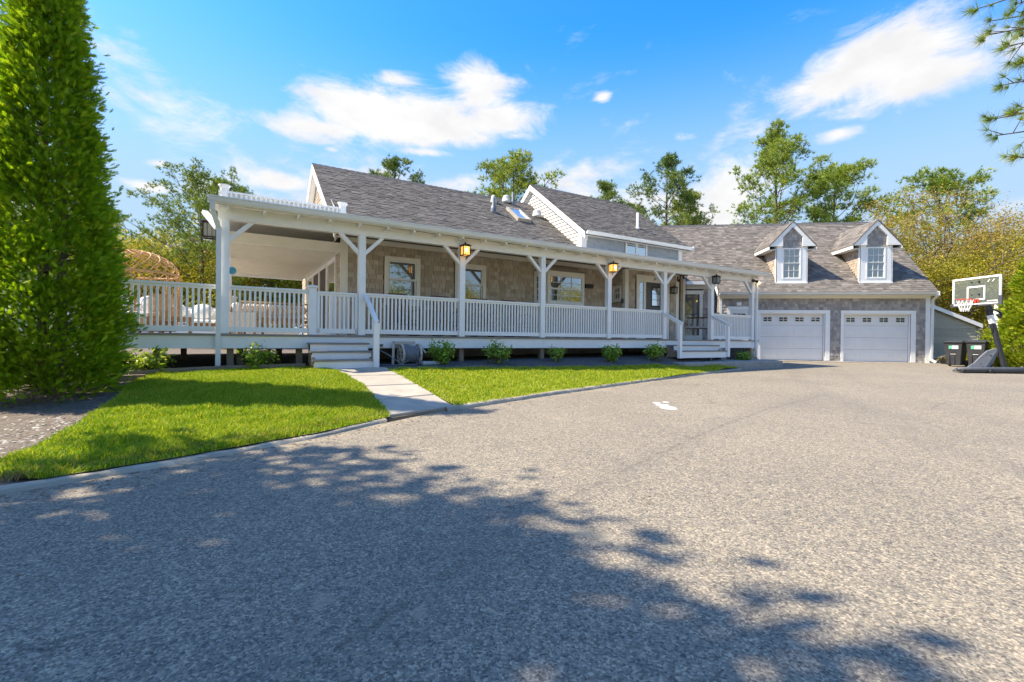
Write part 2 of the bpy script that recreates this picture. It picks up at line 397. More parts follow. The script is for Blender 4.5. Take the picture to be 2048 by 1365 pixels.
# ---- asphalt with its seam, crack, patches and the spilt white powder (positions in metres on the drive)
def asphalt():
    m, t, b = newmat('driveway_asphalt')
    tcn = t.new('ShaderNodeTexCoord'); P = tcn.outputs['Object']
    sp = t.new('ShaderNodeSeparateXYZ'); t.link(P, sp.inputs[0])
    cm = t.new('ShaderNodeCombineXYZ'); t.link(sp.outputs[0], cm.inputs[0]); t.link(sp.outputs[1], cm.inputs[1]); P2 = cm.outputs[0]
    wob = t.new('ShaderNodeTexNoise'); t.link(P2, wob.inputs['Vector']); wob.inputs['Scale'].default_value = 5; wob.inputs['Detail'].default_value = 6; wob.inputs['Roughness'].default_value = .65
    off = t.vscale(t.vmath('SUBTRACT', wob.outputs['Color'], (.5, .5, .5)), .11)
    PW = t.vmath('ADD', P2, t.vmath('MULTIPLY', off, (1, 1, 0)))
    v = t.new('ShaderNodeTexVoronoi'); t.link(P2, v.inputs['Vector']); v.inputs['Scale'].default_value = 105; v.inputs['Randomness'].default_value = 1
    v2 = t.new('ShaderNodeTexVoronoi'); t.link(P2, v2.inputs['Vector']); v2.inputs['Scale'].default_value = 42
    stone = t.new('ShaderNodeSeparateColor'); t.link(v.outputs['Color'], stone.inputs[0])
    stone2 = t.new('ShaderNodeSeparateColor'); t.link(v2.outputs['Color'], stone2.inputs[0])
    big = t.noise(P2, .45, 5, .6); mid = t.noise(P2, 3.2, 5, .6)
    base = t.mix(t.mrange(big, .32, .68), (.215, .190, .155), (.265, .232, .185))
    base = t.mix(t.math('MULTIPLY', t.mrange(mid, .35, .75), .35), base, (.175, .160, .138))
    sp1 = t.ramp(stone.outputs[0], [(0, (.46, .46, .47)), (.35, (.84, .84, .84)), (.7, (1.06, 1.05, 1.02)), (1, (1.65, 1.6, 1.5))])
    base = t.mix(1.0, base, sp1, 'MULTIPLY')
    base = t.mix(1.0, base, t.ramp(stone2.outputs[1], [(0, (.78, .79, .82)), (.5, (1, 1, 1)), (1, (1.22, 1.18, 1.1))]), 'MULTIPLY')
    def seg(pa, pb, src=PW):
        ax, ay = pa; bx, by = pb; L2 = (bx - ax) ** 2 + (by - ay) ** 2
        rel = t.vmath('SUBTRACT', src, (ax, ay, 0)); h = t.math('DIVIDE', t.vmath('DOT_PRODUCT', rel, (bx - ax, by - ay, 0)), L2, clamp=True)
        return t.vmath('LENGTH', t.vmath('SUBTRACT', rel, t.vscale((bx - ax, by - ay, 0), h)))
    seam = None
    sl = [(-1.6, .1), (-.553, 1.792), (-.029, 2.693), (.91, 3.887), (2.176, 5.381), (3.9, 7.2), (6.157, 9.177)]
    for a_, b_ in zip(sl, sl[1:]):
        d = seg(a_, b_); seam = d if seam is None else t.math('MINIMUM', seam, d)
    crack = None
    for a_, b_ in zip([(5.5, 11.2), (5.06, 10.35), (5.2, 9.2), (4.99, 7.56), (5.6, 6.5)], [(5.06, 10.35), (5.2, 9.2), (4.99, 7.56), (5.6, 6.5), (5.4, 5.6)]):
        d = seg(a_, b_); crack = d if crack is None else t.math('MINIMUM', crack, d)
    rag = t.mrange(t.noise(P2, 7, 6, .75), .42, .66)
    sm = t.math('MULTIPLY', t.mrange(seam, .006, .04, 1, 0, True), rag)
    wide = t.mrange(seam, .03, .42, .16, 0, True)
    base = t.mix(wide, base, (.13, .12, .105)); base = t.mix(t.math('MULTIPLY', sm, .5), base, (.055, .048, .04))
    base = t.mix(t.math('MULTIPLY', t.mrange(crack, .004, .03, .75, 0, True), rag), base, (.07, .06, .05))
    def spot(x, y, rx, ry, e=.35, nz=1.1, src=PW):
        rel = t.vmath('MULTIPLY', t.vmath('SUBTRACT', src, (x, y, 0)), (1 / rx, 1 / ry, 0))
        r = t.math('ADD', t.vmath('LENGTH', rel), t.math('MULTIPLY', t.math('SUBTRACT', t.noise(P2, 14, 5, .65), .5), nz))
        return t.mrange(r, 1 - e, 1 + e, 1, 0, True)
    pale = None
    for q in ((-.80, 1.99, .055, .06), (.40, 2.70, .075, .055), (.53, 2.64, .06, .07), (.46, 2.56, .03, .03), (.60, 2.53, .03, .04), (.38, 2.58, .025, .025), (-.36, 1.90, .03, .05), (.56, 2.28, .025, .02)):
        d = spot(*q); pale = d if pale is None else t.math('MAXIMUM', pale, d)
    base = t.mix(t.math('MULTIPLY', pale, .5), base, (.34, .29, .21))
    wh = None
    for q in ((2.47, 7.35, .12, .16), (2.46, 7.62, .10, .08), (2.44, 7.86, .06, .06), (2.62, 7.95, .045, .05)):
        d = spot(*q, .3, .95); wh = d if wh is None else t.math('MAXIMUM', wh, d)
    base = t.mix(wh, base, (.82, .81, .79))
    # faint tyre tracks curving to the garage, oil drips, pale scuffs
    tr = None
    for dx in (0.0, 1.5):
        for a_, b_ in zip([(3.6 + dx, -2), (4.6 + dx, 5), (7.4 + dx, 12)], [(4.6 + dx, 5), (7.4 + dx, 12), (12.3 + dx, 20.8)]):
            d = seg(a_, b_); tr = d if tr is None else t.math('MINIMUM', tr, d)
    base = t.mix(t.math('MULTIPLY', t.mrange(tr, .06, .34, .30, 0, True), t.mrange(t.noise(P2, 1.3, 4, .6), .3, .7)), base, (.14, .125, .105))
    blot = t.math('MULTIPLY', t.mrange(t.noise(P2, 1.1, 7, .7), .60, .70, 0, .45, True), t.mrange(t.noise(P2, 6, 4, .6), .35, .65))
    base = t.mix(blot, base, (.36, .315, .25))
    oil = t.math('MULTIPLY', t.mrange(t.noise(t.vmath('ADD', P2, (7, 3, 0)), .8, 6, .65), .655, .72, 0, .5, True), 1.0)
    base = t.mix(oil, base, (.09, .08, .07))
    vc = t.new('ShaderNodeTexVoronoi', feature='DISTANCE_TO_EDGE'); t.link(t.vmath('ADD', P2, t.vscale(off, 3.0)), vc.inputs['Vector']); vc.inputs['Scale'].default_value = .22
    hair = t.math('MULTIPLY', t.mrange(vc.outputs['Distance'], .0008, .0035, 1, 0, True), t.mrange(t.noise(P2, .5, 3, .5), .5, .6))
    base = t.mix(t.math('MULTIPLY', hair, .6), base, (.06, .05, .045))
    # sandy dirt lying along the kerb
    kd = None
    for a_, b_ in zip(KERB[3:10], KERB[4:11]):
        d = seg(a_, b_); kd = d if kd is None else t.math('MINIMUM', kd, d)
    dirt = t.math('MULTIPLY', t.mrange(kd, .05, .5, 1, 0, True), t.mrange(t.noise(P2, 2.4, 5, .65), .42, .66))
    base = t.mix(t.math('MULTIPLY', dirt, .75), base, (.34, .28, .20))
    t.link(base, b.inputs['Base Color']); b.inputs['Roughness'].default_value = .9; b.inputs['Specular IOR Level'].default_value = .25
    hgt = t.math('ADD', t.math('MULTIPLY', t.math('SUBTRACT', 1.0, v.outputs['Distance']), .6), t.math('MULTIPLY', t.noise(P2, 30, 3, .6), .5))
    hgt = t.math('SUBTRACT', hgt, t.math('MULTIPLY', sm, 2.0))
    bn = t.new('ShaderNodeBump'); bn.inputs['Strength'].default_value = .6; bn.inputs['Distance'].default_value = .004
    t.link(hgt, bn.inputs['Height']); t.link(bn.outputs[0], b.inputs['Normal'])
    return m
ASPH = asphalt()
MULCH = pmat('mulch_and_leaf_litter', (.085, .07, .06), (.19, .15, .115), 9, .95, 1.0, 45)
GRAV = pmat('dark_gravel', (.075, .075, .08), (.13, .125, .12), 60, .95, 1.0, 120)
SODM = pmat('lawn_soil', (.20, .24, .02), (.30, .26, .06), 5, .95, .6, 60)
PATHM = pmat('path_concrete', (.43, .385, .32), (.33, .295, .245), 3.5, .9, .5, 50, rnd=.05)
KERBM = pmat('kerb_concrete', (.46, .40, .31), (.31, .27, .21), 4, .9, .8, 30)
SLABM = pmat('grey_landing_slab', (.36, .34, .31), (.27, .255, .235), 4, .9, .5, 50)

SOIL = pmat('dry_ground', (.30, .25, .16), (.20, .19, .09), 1.2, .95, .6, 14)
far = sheet('ground', [(-150, -120), (170, -120), (170, 260), (-150, 260)], 14, lambda q: SLOPE * np.clip(q[:, 1], -30, 24) - .09 - .006 * np.clip(q[:, 1] - 60, 0, 400) * 0, SOIL)
drive = sheet('driveway', [(-6.7, -14), (-5.4, -1), (-4.4, 1.6), (-3.5, 3.4), (-2.15, 5.05), (-.9, 6.95), (.8, 8.85), (3.5, 11.7), (7.7, 15.8), (8.4, 17.2), gw(-3.6, -2.2), gw(-3.4, .3), gw(5.75, .3), (18.75, 19.4), (19.0, 17.0), (18.4, 14.6), (19.5, 10), (21, 0), (20, -14)], .9,
              lambda q: SLOPE * np.clip(q[:, 1], -30, 24) + .0 * q[:, 0], ASPH, jitter=.2)
# mulch / litter left of the kerb and under the deck
bed = sheet('mulch_bed', KERB + [hw(14.8, -1.6), hw(14.9, 2.0), (12, 26), (12, 44), (-40, 44), (-40, -14)], .55, lambda q: terr(q) - .012, MULCH)

# lawn outlines (world xy)
LAWN_L = [(-3.99, 3.40), (-3.43, 3.43), (-2.90, 4.02), (-2.13, 5.05), (-1.58, 6.08)] + [(-1.62, 6.2), (-2.45, 7.75), (-3.72, 9.42)] + [hw(-.95, -.42), hw(-2.7, -.30), hw(-3.7, -.62), (-6.05, 7.55), (-5.75, 6.95), (-5.35, 6.40), (-4.95, 5.6), (-4.62, 5.0), (-4.28, 4.3)]
LAWN_R = [(-.80, 6.98), (.83, 8.83), (3.45, 11.52), (5.9, 13.93), (7.5, 15.48), (8.18, 16.35), (8.1, 16.75)] + [hw(12.3, -1.15), hw(10, -1.22), hw(8, -1.25), hw(5, -1.3), hw(3, -1.3), hw(.55, -1.35)] + [(-2.47, 9.25), (-1.6, 8.0)]
def mound(q): return terr(q) + .012
lawnl = sheet('lawn_left', LAWN_L, .22, mound, SODM)
lawnr = sheet('lawn_right', LAWN_R, .3, mound, SODM)
gb = sheet('gravel_bed', [hw(.4, -1.38), hw(3, -1.36), hw(5, -1.36), hw(8, -1.31), hw(9.4, -1.28), hw(9.4, .2), hw(.2, .2), hw(.2, -1.0)], .3, lambda q: terr(q) + .004, GRAV)

# grass blades
GRASS = leafmat('grass_blade', (.15, .29, .008), (.28, .42, .012), (.52, .53, .07), .45, .45)
DRYG = leafmat('dry_grass', (.26, .19, .08), (.33, .25, .12), (.20, .15, .06), .25, .7)
def blades(name, poly, n, hmin, hmax, mat, label, z0=.008, sel=None, wd=(.0035, .0065)):
    xs = [q[0] for q in poly]; ys = [q[1] for q in poly]
    P = np.column_stack([rng.uniform(min(xs), max(xs), n * 3), rng.uniform(min(ys), max(ys), n * 3)])
    P = P[inpoly(P, poly)]
    if sel is not None: P = P[sel(P)]
    P = P[:n]; n = len(P); z = terr(P) + z0
    a = rng.uniform(0, 2 * np.pi, n); h = rng.uniform(hmin, hmax, n) * (.8 + .5 * np.sin(P[:, 0] * 5.1 + 1.3 * np.sin(P[:, 1] * 4)) ** 2); wv = rng.uniform(*wd, n)
    lean = rng.uniform(.15, .9, n) * h; la = rng.uniform(0, 2 * np.pi, n)
    B = np.column_stack([P, z]); sx = np.column_stack([np.cos(a) * wv, np.sin(a) * wv, np.zeros(n)])
    T = B + np.column_stack([np.cos(la) * lean, np.sin(la) * lean, h])
    M = B + np.column_stack([np.cos(la) * lean * .3, np.sin(la) * lean * .3, h * .6])
    V = np.stack([B - sx, B + sx, M + sx * .7, M - sx * .7, T], 1).reshape(-1, 3)
    i = np.arange(n)[:, None] * 5
    F = np.concatenate([i + [0, 1, 2], i + [0, 2, 3], i + [3, 2, 4]], 0)
    nz = .5 + .5 * np.sin(P[:, 0] * 1.7 + 2 * np.sin(P[:, 1] * 1.3)) * np.sin(P[:, 1] * 2.3 + np.sin(P[:, 0] * 3.1))
    rv = np.clip(rng.beta(2, 3.2, n) * .75 + .3 * nz * rng.uniform(0, 1, n), 0, .999)
    o = link(name, npmesh(name, V, F, np.repeat(rv, 5), mat)); tag(o, label, 'grass', kind='stuff'); return o
blades('grass', LAWN_L, 120000, .030, .062, GRASS, 'short green grass of the lawn left of the front path')
blades('grass', LAWN_R, 95000, .030, .058, GRASS, 'short green grass of the lawn right of the front path', wd=(.005, .009))
KA = np.array(KERB)
def near_kerb(lo, hi):
    def f(P):
        d = np.full(len(P), 9.)
        for a, b in zip(KA[:-1], KA[1:]):
            ab = b - a; h = np.clip(((P - a) @ ab) / (ab @ ab), 0, 1); d = np.minimum(d, np.linalg.norm(P - a - h[:, None] * ab, axis=1))
        return (d > lo) & (d < hi * rng.uniform(.3, 1, len(P)))
    return f
blades('dry_grass', [(-4.2, 3.1)] + LAWN_L[1:5] + [(-1.8, 6.5), (-2.6, 5.6), (-3.4, 4.6), (-4.3, 4.0)], 9000, .02, .06, DRYG, 'dry brown grass fringe along the left kerb', sel=near_kerb(.07, .34))
blades('dry_grass', LAWN_R, 4000, .015, .045, DRYG, 'dry brown grass fringe along the right kerb', sel=near_kerb(.08, .25))

# kerb: low rounded berm along the drive edge, in lengths
def berm(name, pts, wd, ht, mat, drop=.04):
    mb = MB(); prof = [(-wd * .62, -drop), (-wd * .5, ht * .55), (-wd * .25, ht), (wd * .2, ht), (wd * .45, ht * .7), (wd * .6, -drop)]
    rows = []; P = [Vector((x, y, 0)) for x, y in pts]; dn = []
    for a, b in zip(P, P[1:]):
        k = max(1, int((b - a).length / .16)); dn += [a.lerp(b, j / k) for j in range(k)]
    dn.append(P[-1])
    for i, p in enumerate(dn):
        t = unit(dn[min(i + 1, len(dn) - 1)] - dn[max(i - 1, 0)]); sd = Vector((t.y, -t.x, 0)); zz = drive_z(p.y)
        rows.append([p + sd * (o + random.uniform(-.012, .012)) + Vector((0, 0, zz + h + random.uniform(-.006, .008))) for o, h in prof])
    n = len(prof); vs = [q for r in rows for q in r]; fs = [(i * n + k, i * n + k + 1, (i + 1) * n + k + 1, (i + 1) * n + k) for i in range(len(rows) - 1) for k in range(n - 1)]
    fs += [tuple(range(n)), tuple((len(rows) - 1) * n + k for k in range(n - 1, -1, -1))]
    mb.add(vs, fs); return mb.build(name, mat, smooth=True)
k1 = berm('kerb_left', KERB[1:8], .15, .034, KERBM); tag(k1, kind='structure')
k2 = berm('kerb_right', KERB[8:14], .13, .060, KERBM); tag(k2, kind='structure')

# front path: separate concrete slabs, from the steps down to the drive
path = empty('front_path', (-2.9, 8.6, .3)); tag(path, kind='structure')
PA, PB = [(-3.62, 9.45), (-1.60, 6.10)], [(-2.62, 9.62), (-.86, 6.95)]
brk = [0, .13, .31, .55, .78, 1.0]
for i in range(5):
    q = []
    for t_ in (brk[i] + .006, brk[i + 1] - .006):
        a = np.array(PA[0]) * (1 - t_) + np.array(PA[1]) * t_; b = np.array(PB[0]) * (1 - t_) + np.array(PB[1]) * t_; q += [a, b]
    c = [q[0], q[2], q[3], q[1]]
    top = [Vector((x - path.location.x, y - path.location.y, tz(x, y) + .022 - path.location.z)) for x, y in c]
    MB().hexa([v - Vector((0, 0, .09)) for v in top] + top, i * .17).build('slab', PATHM, path, bevel=.008)
# timber edging in front of the left bed
te = empty('timber_edging', hw(-3.9, -.7) + (.47,), 0, 'weathered timber edging laid along the bed left of the front steps', 'edging')
for (a, b) in (((-3.95, -.70), (-2.55, -.30)), ((-2.54, -.30), (-1.18, -.36))):
    pa, pb = hw(*a), hw(*b)
    MB().beam((pa[0] - te.location.x, pa[1] - te.location.y, tz(*pa) + .04 - te.location.z), (pb[0] - te.location.x, pb[1] - te.location.y, tz(*pb) + .04 - te.location.z), .09, .12).build('timber', WOODP, te)
te2 = empty('timber_edging', (-7.2, 7.3, .42), 0, 'low timber edging behind the arborvitae trunk', 'edging')
MB().beam((-1.5, -1.0, .0), (1.2, .35, .03), .1, .12).build('timber', WOODP, te2)
# landing slab by the right steps
lp = [hw(9.3, -.62), hw(9.3, -1.25), hw(12.2, -1.2), hw(14.45, -1.32), hw(14.75, -.9), hw(14.75, .1), hw(12.4, .1)]
MB().prism([(x, y, .08) for x, y in lp], (0, 0, .40)).build('landing_slab', SLABM, bevel=.015)['kind'] = 'structure'
MB().prism([gw(-1.7, -.35) + (.29,), gw(5.75, -.35) + (.262,), gw(5.75, .1) + (.262,), gw(-1.7, .1) + (.29,)], (0, 0, .035)).build('garage_apron', PATHM, bevel=.008)['kind'] = 'structure'

# pale shell chips and bark lying on the mulch at the left
def chips(name, n, boxp, s0, s1, mat, label, flat=.35):
    P = np.column_stack([rng.uniform(boxp[0], boxp[1], n * 2), rng.uniform(boxp[2], boxp[3], n * 2)])
    P = P[~inpoly(P, LAWN_L) & inpoly(P, KERB[:9] + [(-1.6, 12), (-20, 20), (-30, -14)])][:n]; n = len(P)
    base = np.array([(1, 0, 0), (.3, .8, 0), (-.8, .5, 0), (-.7, -.6, 0), (.4, -.9, 0), (.1, .1, 1)], float)
    Fb = np.array([(0, 1, 5), (1, 2, 5), (2, 3, 5), (3, 4, 5), (4, 0, 5)])
    s = rng.uniform(s0, s1, n) * rng.uniform(.5, 1, n); a = rng.uniform(0, 6.28, n); z = terr(P) - .012
    V = base[None].repeat(n, 0) * (s[:, None, None] * np.array([1, 1, flat])); V = V * rng.uniform(.7, 1.3, (n, 6, 1))
    c, sn = np.cos(a)[:, None], np.sin(a)[:, None]
    V = np.stack([V[..., 0] * c - V[..., 1] * sn, V[..., 0] * sn + V[..., 1] * c, V[..., 2] + rng.uniform(-.1, .3, (n, 1)) * V[..., 0]], -1) + np.column_stack([P, z])[:, None]
    F = (np.arange(n)[:, None, None] * 6 + Fb).reshape(-1, 3)
    o = link(name, npmesh(name, V.reshape(-1, 3), F, np.repeat(rng.uniform(0, 1, n), 6), mat)); tag(o, label, 'gravel', kind='stuff')
SHELL = pmat('broken_shell', (.40, .37, .32), (.26, .24, .21), 20, .8, rnd=.35)
BARK = pmat('bark_chip', (.075, .06, .05), (.20, .15, .11), 20, .9, rnd=.4)
chips('broken_shell', 1000, (-6.2, -3.7, 3.2, 5.4), .012, .038, SHELL, 'pale broken shells strewn on the bed at the left edge')
chips('bark_mulch', 9000, (-9.5, -3.8, 3.4, 9.2), .010, .034, BARK, 'dark bark mulch under the arborvitae')

# fallen leaves, twigs and grit on the drive along the kerb and in the bed
def debris(name, n, where, s0, s1, mat, label):
    P = where(n); n = len(P); base = np.array([(-.5, 0, 0), (0, -.25, .12), (.5, 0, .05), (0, .25, .15)]); a = rng.uniform(0, 6.28, n); s = rng.uniform(s0, s1, n)
    c, sn = np.cos(a)[:, None], np.sin(a)[:, None]; V = base[None] * s[:, None, None]
    V = np.stack([V[..., 0] * c - V[..., 1] * sn, V[..., 0] * sn + V[..., 1] * c, V[..., 2]], -1) + P[:, None]
    o = link(name, npmesh(name, V.reshape(-1, 3), np.arange(n * 4).reshape(n, 4), np.repeat(rng.uniform(0, 1, n), 4), mat)); tag(o, label, 'leaf litter', kind='stuff')
def along_kerb(n):
    i = rng.integers(3, 11, n); f = rng.uniform(0, 1, n)[:, None]; p = KA[i] * (1 - f) + KA[i + 1] * f; t_ = KA[i + 1] - KA[i]; t_ /= np.linalg.norm(t_, axis=1, keepdims=True); sd = np.stack([t_[:, 1], -t_[:, 0]], 1)
    p = p + sd * (.10 + rng.exponential(.22, n)[:, None]); return np.column_stack([p, SLOPE * p[:, 1] + .003])
def on_drive(n):
    p = np.column_stack([rng.uniform(-2, 15, n * 2), rng.uniform(1.2, 19, n * 2)]); p = p[p[:, 1] < p[:, 0] * 1.0 + 7][:n]; return np.column_stack([p, SLOPE * p[:, 1] + .003])
def in_bed(n):
    q = np.column_stack([rng.uniform(.5, 9.2, n), rng.uniform(-1.3, -.1, n)]); p = HO + q[:, :1] * HD + q[:, 1:] * HN; return np.column_stack([p, terr(p) + .008])
LITTER = pmat('dry_leaf', (.24, .16, .08), (.15, .10, .05), 20, .8, rnd=.35)
debris('leaf_litter', 900, along_kerb, .010, .04, LITTER, 'dry leaves and grit blown along the kerb')
debris('leaf_litter', 160, on_drive, .012, .04, LITTER, 'few dry leaves scattered over the drive')
debris('leaf_litter', 500, in_bed, .015, .06, LITTER, 'dead leaves lying in the gravel bed below the porch')
# ================================================================ house (local u along the porch, w into the house, z up)
house = empty('house', hw(0, 0) + (0,), R(90 - 59.08), 'grey shingled house with a long white-railed front porch', 'house')
ZD = 1.203                                     # deck level
Y1 = MB().add([(0, 0, 0), (1, 0, 0), (1, 0, 1), (0, 0, 1), (0, 1, 0), (1, 1, 0), (1, 1, .3), (0, 1, .3)],
              [(3, 2, 6, 7), (0, 1, 2, 3), (0, 3, 7, 4), (1, 5, 6, 2), (4, 7, 6, 5)])
SHAREDSH = {}
def shingle_mesh(mat):
    if mat.name not in SHAREDSH: SHAREDSH[mat.name] = Y1.mesh('shingle', mat)
    return SHAREDSH[mat.name]
def rows_pieces(rows, expo, wmin, wmax, gap=.008):
    out = []
    for b0, ivs in rows:
        for a0, a1 in ivs:
            a = a0 - random.uniform(0, wmin * .5)
            while a < a1 - .02:
                wd = random.uniform(wmin, wmax); x0 = max(a, a0); x1 = min(a + wd, a1)
                if x1 - x0 > .025: out.append((x0 + gap / 2, x1 - gap / 2, b0 + random.uniform(-.004, .004), b0 + expo * 1.12))
                a += wd
    return out
def place_pieces(pcs, pl, parent, mat, nind, key, th, name, c0=.003, jit=.4):
    """the nind pieces that show largest as objects of their own, the rest as one joined part"""
    pcs = sorted(pcs, key=key); me = shingle_mesh(mat)
    for a0, a1, b0, b1 in pcs[:nind]:
        o = bpy.data.objects.new(name, me); COL.objects.link(o); o.parent = parent
        o.matrix_local = pl.mat(a0, b0, c0, a1 - a0, b1 - b0, th * random.uniform(1 - jit, 1 + jit))
    rest = pcs[nind:]
    if rest:
        mb = MB()
        for a0, a1, b0, b1 in rest:
            t_ = th * random.uniform(1 - jit, 1 + jit); val = random.random()
            mb.add([pl(a0, b0, c0), pl(a1, b0, c0), pl(a1, b0, c0 + t_), pl(a0, b0, c0 + t_), pl(a0, b1, c0), pl(a1, b1, c0), pl(a1, b1, c0 + t_ * .3), pl(a0, b1, c0 + t_ * .3)],
                   [(3, 2, 6, 7), (0, 1, 2, 3), (0, 3, 7, 4), (1, 5, 6, 2)], val)
        mb.build(name + '_courses', mat, parent, kind='stuff')
def minus(iv, holes):
    out = [iv]
    for h0, h1 in holes:
        nx = []
        for a, b in out:
            if h1 <= a or h0 >= b: nx.append((a, b)); continue
            if h0 > a: nx.append((a, h0))
            if h1 < b: nx.append((h1, b))
        out = nx
    return out
def wall_rows(a0, a1, z0, z1, expo, holes=()):
    rows = []; z = z0
    while z < z1 - .02:
        e = min(expo, z1 - z); hs_ = [(h[0], h[1]) for h in holes if h[2] < z + e * .5 and h[3] > z + e * .5]
        rows.append((z, minus((a0, a1), hs_))); z += expo
    return rows

# ---- deck, fascia, supports
DK = MB(); DK.box(-9.2, -.10, ZD - .04, 15.0, 1.79, ZD); DK.build('deck_floor', DECKW, house)
MB().box(-9.2, 1.792, ZD - .04, -.14, 9.1, ZD).build('deck_floor', DECKW, house)
MB().prism([(12.9, 1.792, ZD - .045), (15.0, 1.792, ZD - .045), (17.2, 3.2, ZD - .045), (13.5, 6.9, ZD - .045), (13.0, 6.4, ZD - .045)], (0, 0, .043)).build('deck_floor', DECKW, house)
for u0, u1 in ((-9.2, -5.6), (-5.597, -2.66), (-2.657, -.02), (-.017, 4.90), (4.903, 9.78), (9.783, 14.93)):
    MB().box(u0, -.07, ZD - .285, u1, -.03, ZD - .043).build('deck_fascia', WHITE, house)
MB().box(14.94, -.07, ZD - .285, 14.98, 1.79, ZD - .043).build('deck_fascia', WHITE, house)
for u, v in ((-4.4, .25), (-3.75, .9), (-2.5, .12), (-2.33, .35), (-1.55, 1.2), (-1.25, .15), (2.48, .1), (4.93, .08), (7.4, .1), (9.8, .1), (12.3, .1), (14.7, .12), (-5.5, 2.5), (-3.5, 3.5), (-7, 1)):
    MB().box(u - .06, v - .06, .42, u + .06, v + .06, ZD - .05).build('support_post', WOODP, house)
MB().box(-.1, 1.85, .3, 12.0, 2.05, ZD - .06).build('foundation', CONC, house)
for v in (.5, 1.2): MB().box(-9.1, v, ZD - .24, 14.8, v + .05, ZD - .05).build('deck_joist', WOODP, house)

# ---- posts, braces, beam
POSTS = [-2.60] + [2.44 * i for i in range(7)]
def brace(par, u, sgn):
    MB().beam((u + sgn * .055, 0, 3.02), (u + sgn * .47, 0, 3.435), .075, .085, (0, 1, 0)).build('brace', WHITE, par)
for i, u in enumerate(POSTS):
    hf = .075
    p = MB().box(u - hf, -hf, ZD, u + hf, hf, 3.425).build('porch_post', WHITE, house, bevel=.006)
    if i < len(POSTS) - 1: brace(p, u, 1)
    if i > 0: brace(p, u, -1)
MB().box(-2.72, -.07, 3.422, 14.72, .07, 3.66).build('porch_beam', WHITE, house)
for u in np.arange(-2.55, 14.9, .61):
    MB().box(u - .02, -.33, 3.575, u + .02, .6, 3.668).build('rafter_tail', WHITE, house)
# roof sheet and soffit, falling to the gutter
def roofstrip(u0, u1, w0, w1, z0, z1, th, name, mat):
    return MB().hexa([(u0, w0, z0 - th), (u1, w0, z0 - th), (u1, w1, z1 - th), (u0, w1, z1 - th), (u0, w0, z0), (u1, w0, z0), (u1, w1, z1), (u0, w1, z1)]).build(name, mat, house)
PROOF = pmat('white_roof_membrane', (.74, .74, .72), (.64, .64, .61), 3, .55, .15, 40)
roofstrip(-2.84, 15.02, -.345, 1.78, 3.775, 4.02, .035, 'porch_roof', PROOF)
roofstrip(-2.76, 14.95, -.33, 1.76, 3.70, 3.945, .025, 'porch_ceiling', CREAM)
MB().box(-2.80, -.335, 3.62, 15.0, -.31, 3.74).build('eave_fascia', CREAM, house)
# gutter: K profile
gp = [(-.345, 3.635), (-.40, 3.640), (-.43, 3.675), (-.445, 3.735), (-.46, 3.735), (-.46, 3.755), (-.43, 3.755), (-.42, 3.70), (-.345, 3.70)]
MB().prism([(-2.86, a, b) for a, b in gp], (17.92, 0, 0)).build('gutter', METALW, house)
MB().box(-2.875, -.465, 3.63, -2.862, -.338, 3.76).build('gutter_end_cap', METALW, house)
MB().box(15.062, -.465, 3.62, 15.08, -.338, 3.765).build('gutter_end_cap', METALW, house)
def downspout(pts, parent):
    mb = MB()
    for a, b in zip(pts, pts[1:]): mb.beam(a, b, .085, .065, (0, 1, 0))
    return mb.build('downspout', METALW, parent)
downspout([(-2.80, -.40, 3.64), (-2.80, -.36, 3.50), (-2.70, -.16, 3.20), (-2.70, -.145, .56)], house)
downspout([(15.0, -.40, 3.64), (15.0, -.36, 3.52), (14.78, -.12, 3.34), (14.78, -.115, .58)], house)
MB().beam((-2.95, .35, 3.60), (-2.72, -.10, 3.22), .10, .07, (0, 0, 1)).build('downspout_elbow', METALW, house)

# ---- railings (each with its own balusters)
BAL = {}
def railing(u0, u1, axis='u', c=0.0, n=None, top=2.148, name='railing', h0=ZD):
    r = MB(); r2 = MB()
    def bx(mb, a0, a1, c0, c1, z0, z1):
        return mb.box(a0, c0, z0, a1, c1, z1) if axis == 'u' else mb.box(c0, a0, z0, c1, a1, z1)
    bx(r, u0, u1, c - .045, c + .045, top - .04, top); bx(r, u0, u1, c - .022, c + .022, top - .085, top - .041)
    bx(r2, u0, u1, c - .03, c + .03, h0 + .035, h0 + .135)
    o = r.build(name, WHITE, house); r2.build('bottom_rail', WHITE, o)
    n = n or max(1, round((u1 - u0) / .0925) - 1)
    key = round(top, 3)
    if key not in BAL: BAL[key] = MB().box(-.019, -.019, h0 + .1355, .019, .019, top - .0855).mesh('baluster', WHITE)
    for k in range(n):
        a = u0 + (u1 - u0) * (k + 1) / (n + 1)
        b = bpy.data.objects.new('baluster', BAL[key]); COL.objects.link(b); b.parent = o
        b.location = (a, c, 0) if axis == 'u' else (c, a, 0)
    return o
for i in range(1, 5): railing(POSTS[i] + .08, POSTS[i + 1] - .08, n=25)
railing(POSTS[6] + .08, POSTS[7] - .08, n=24)
railing(-2.52, -1.10, n=15)
railing(-5.9, -2.75, n=34)
railing(-9.0, -.3, c=8.9, n=56)
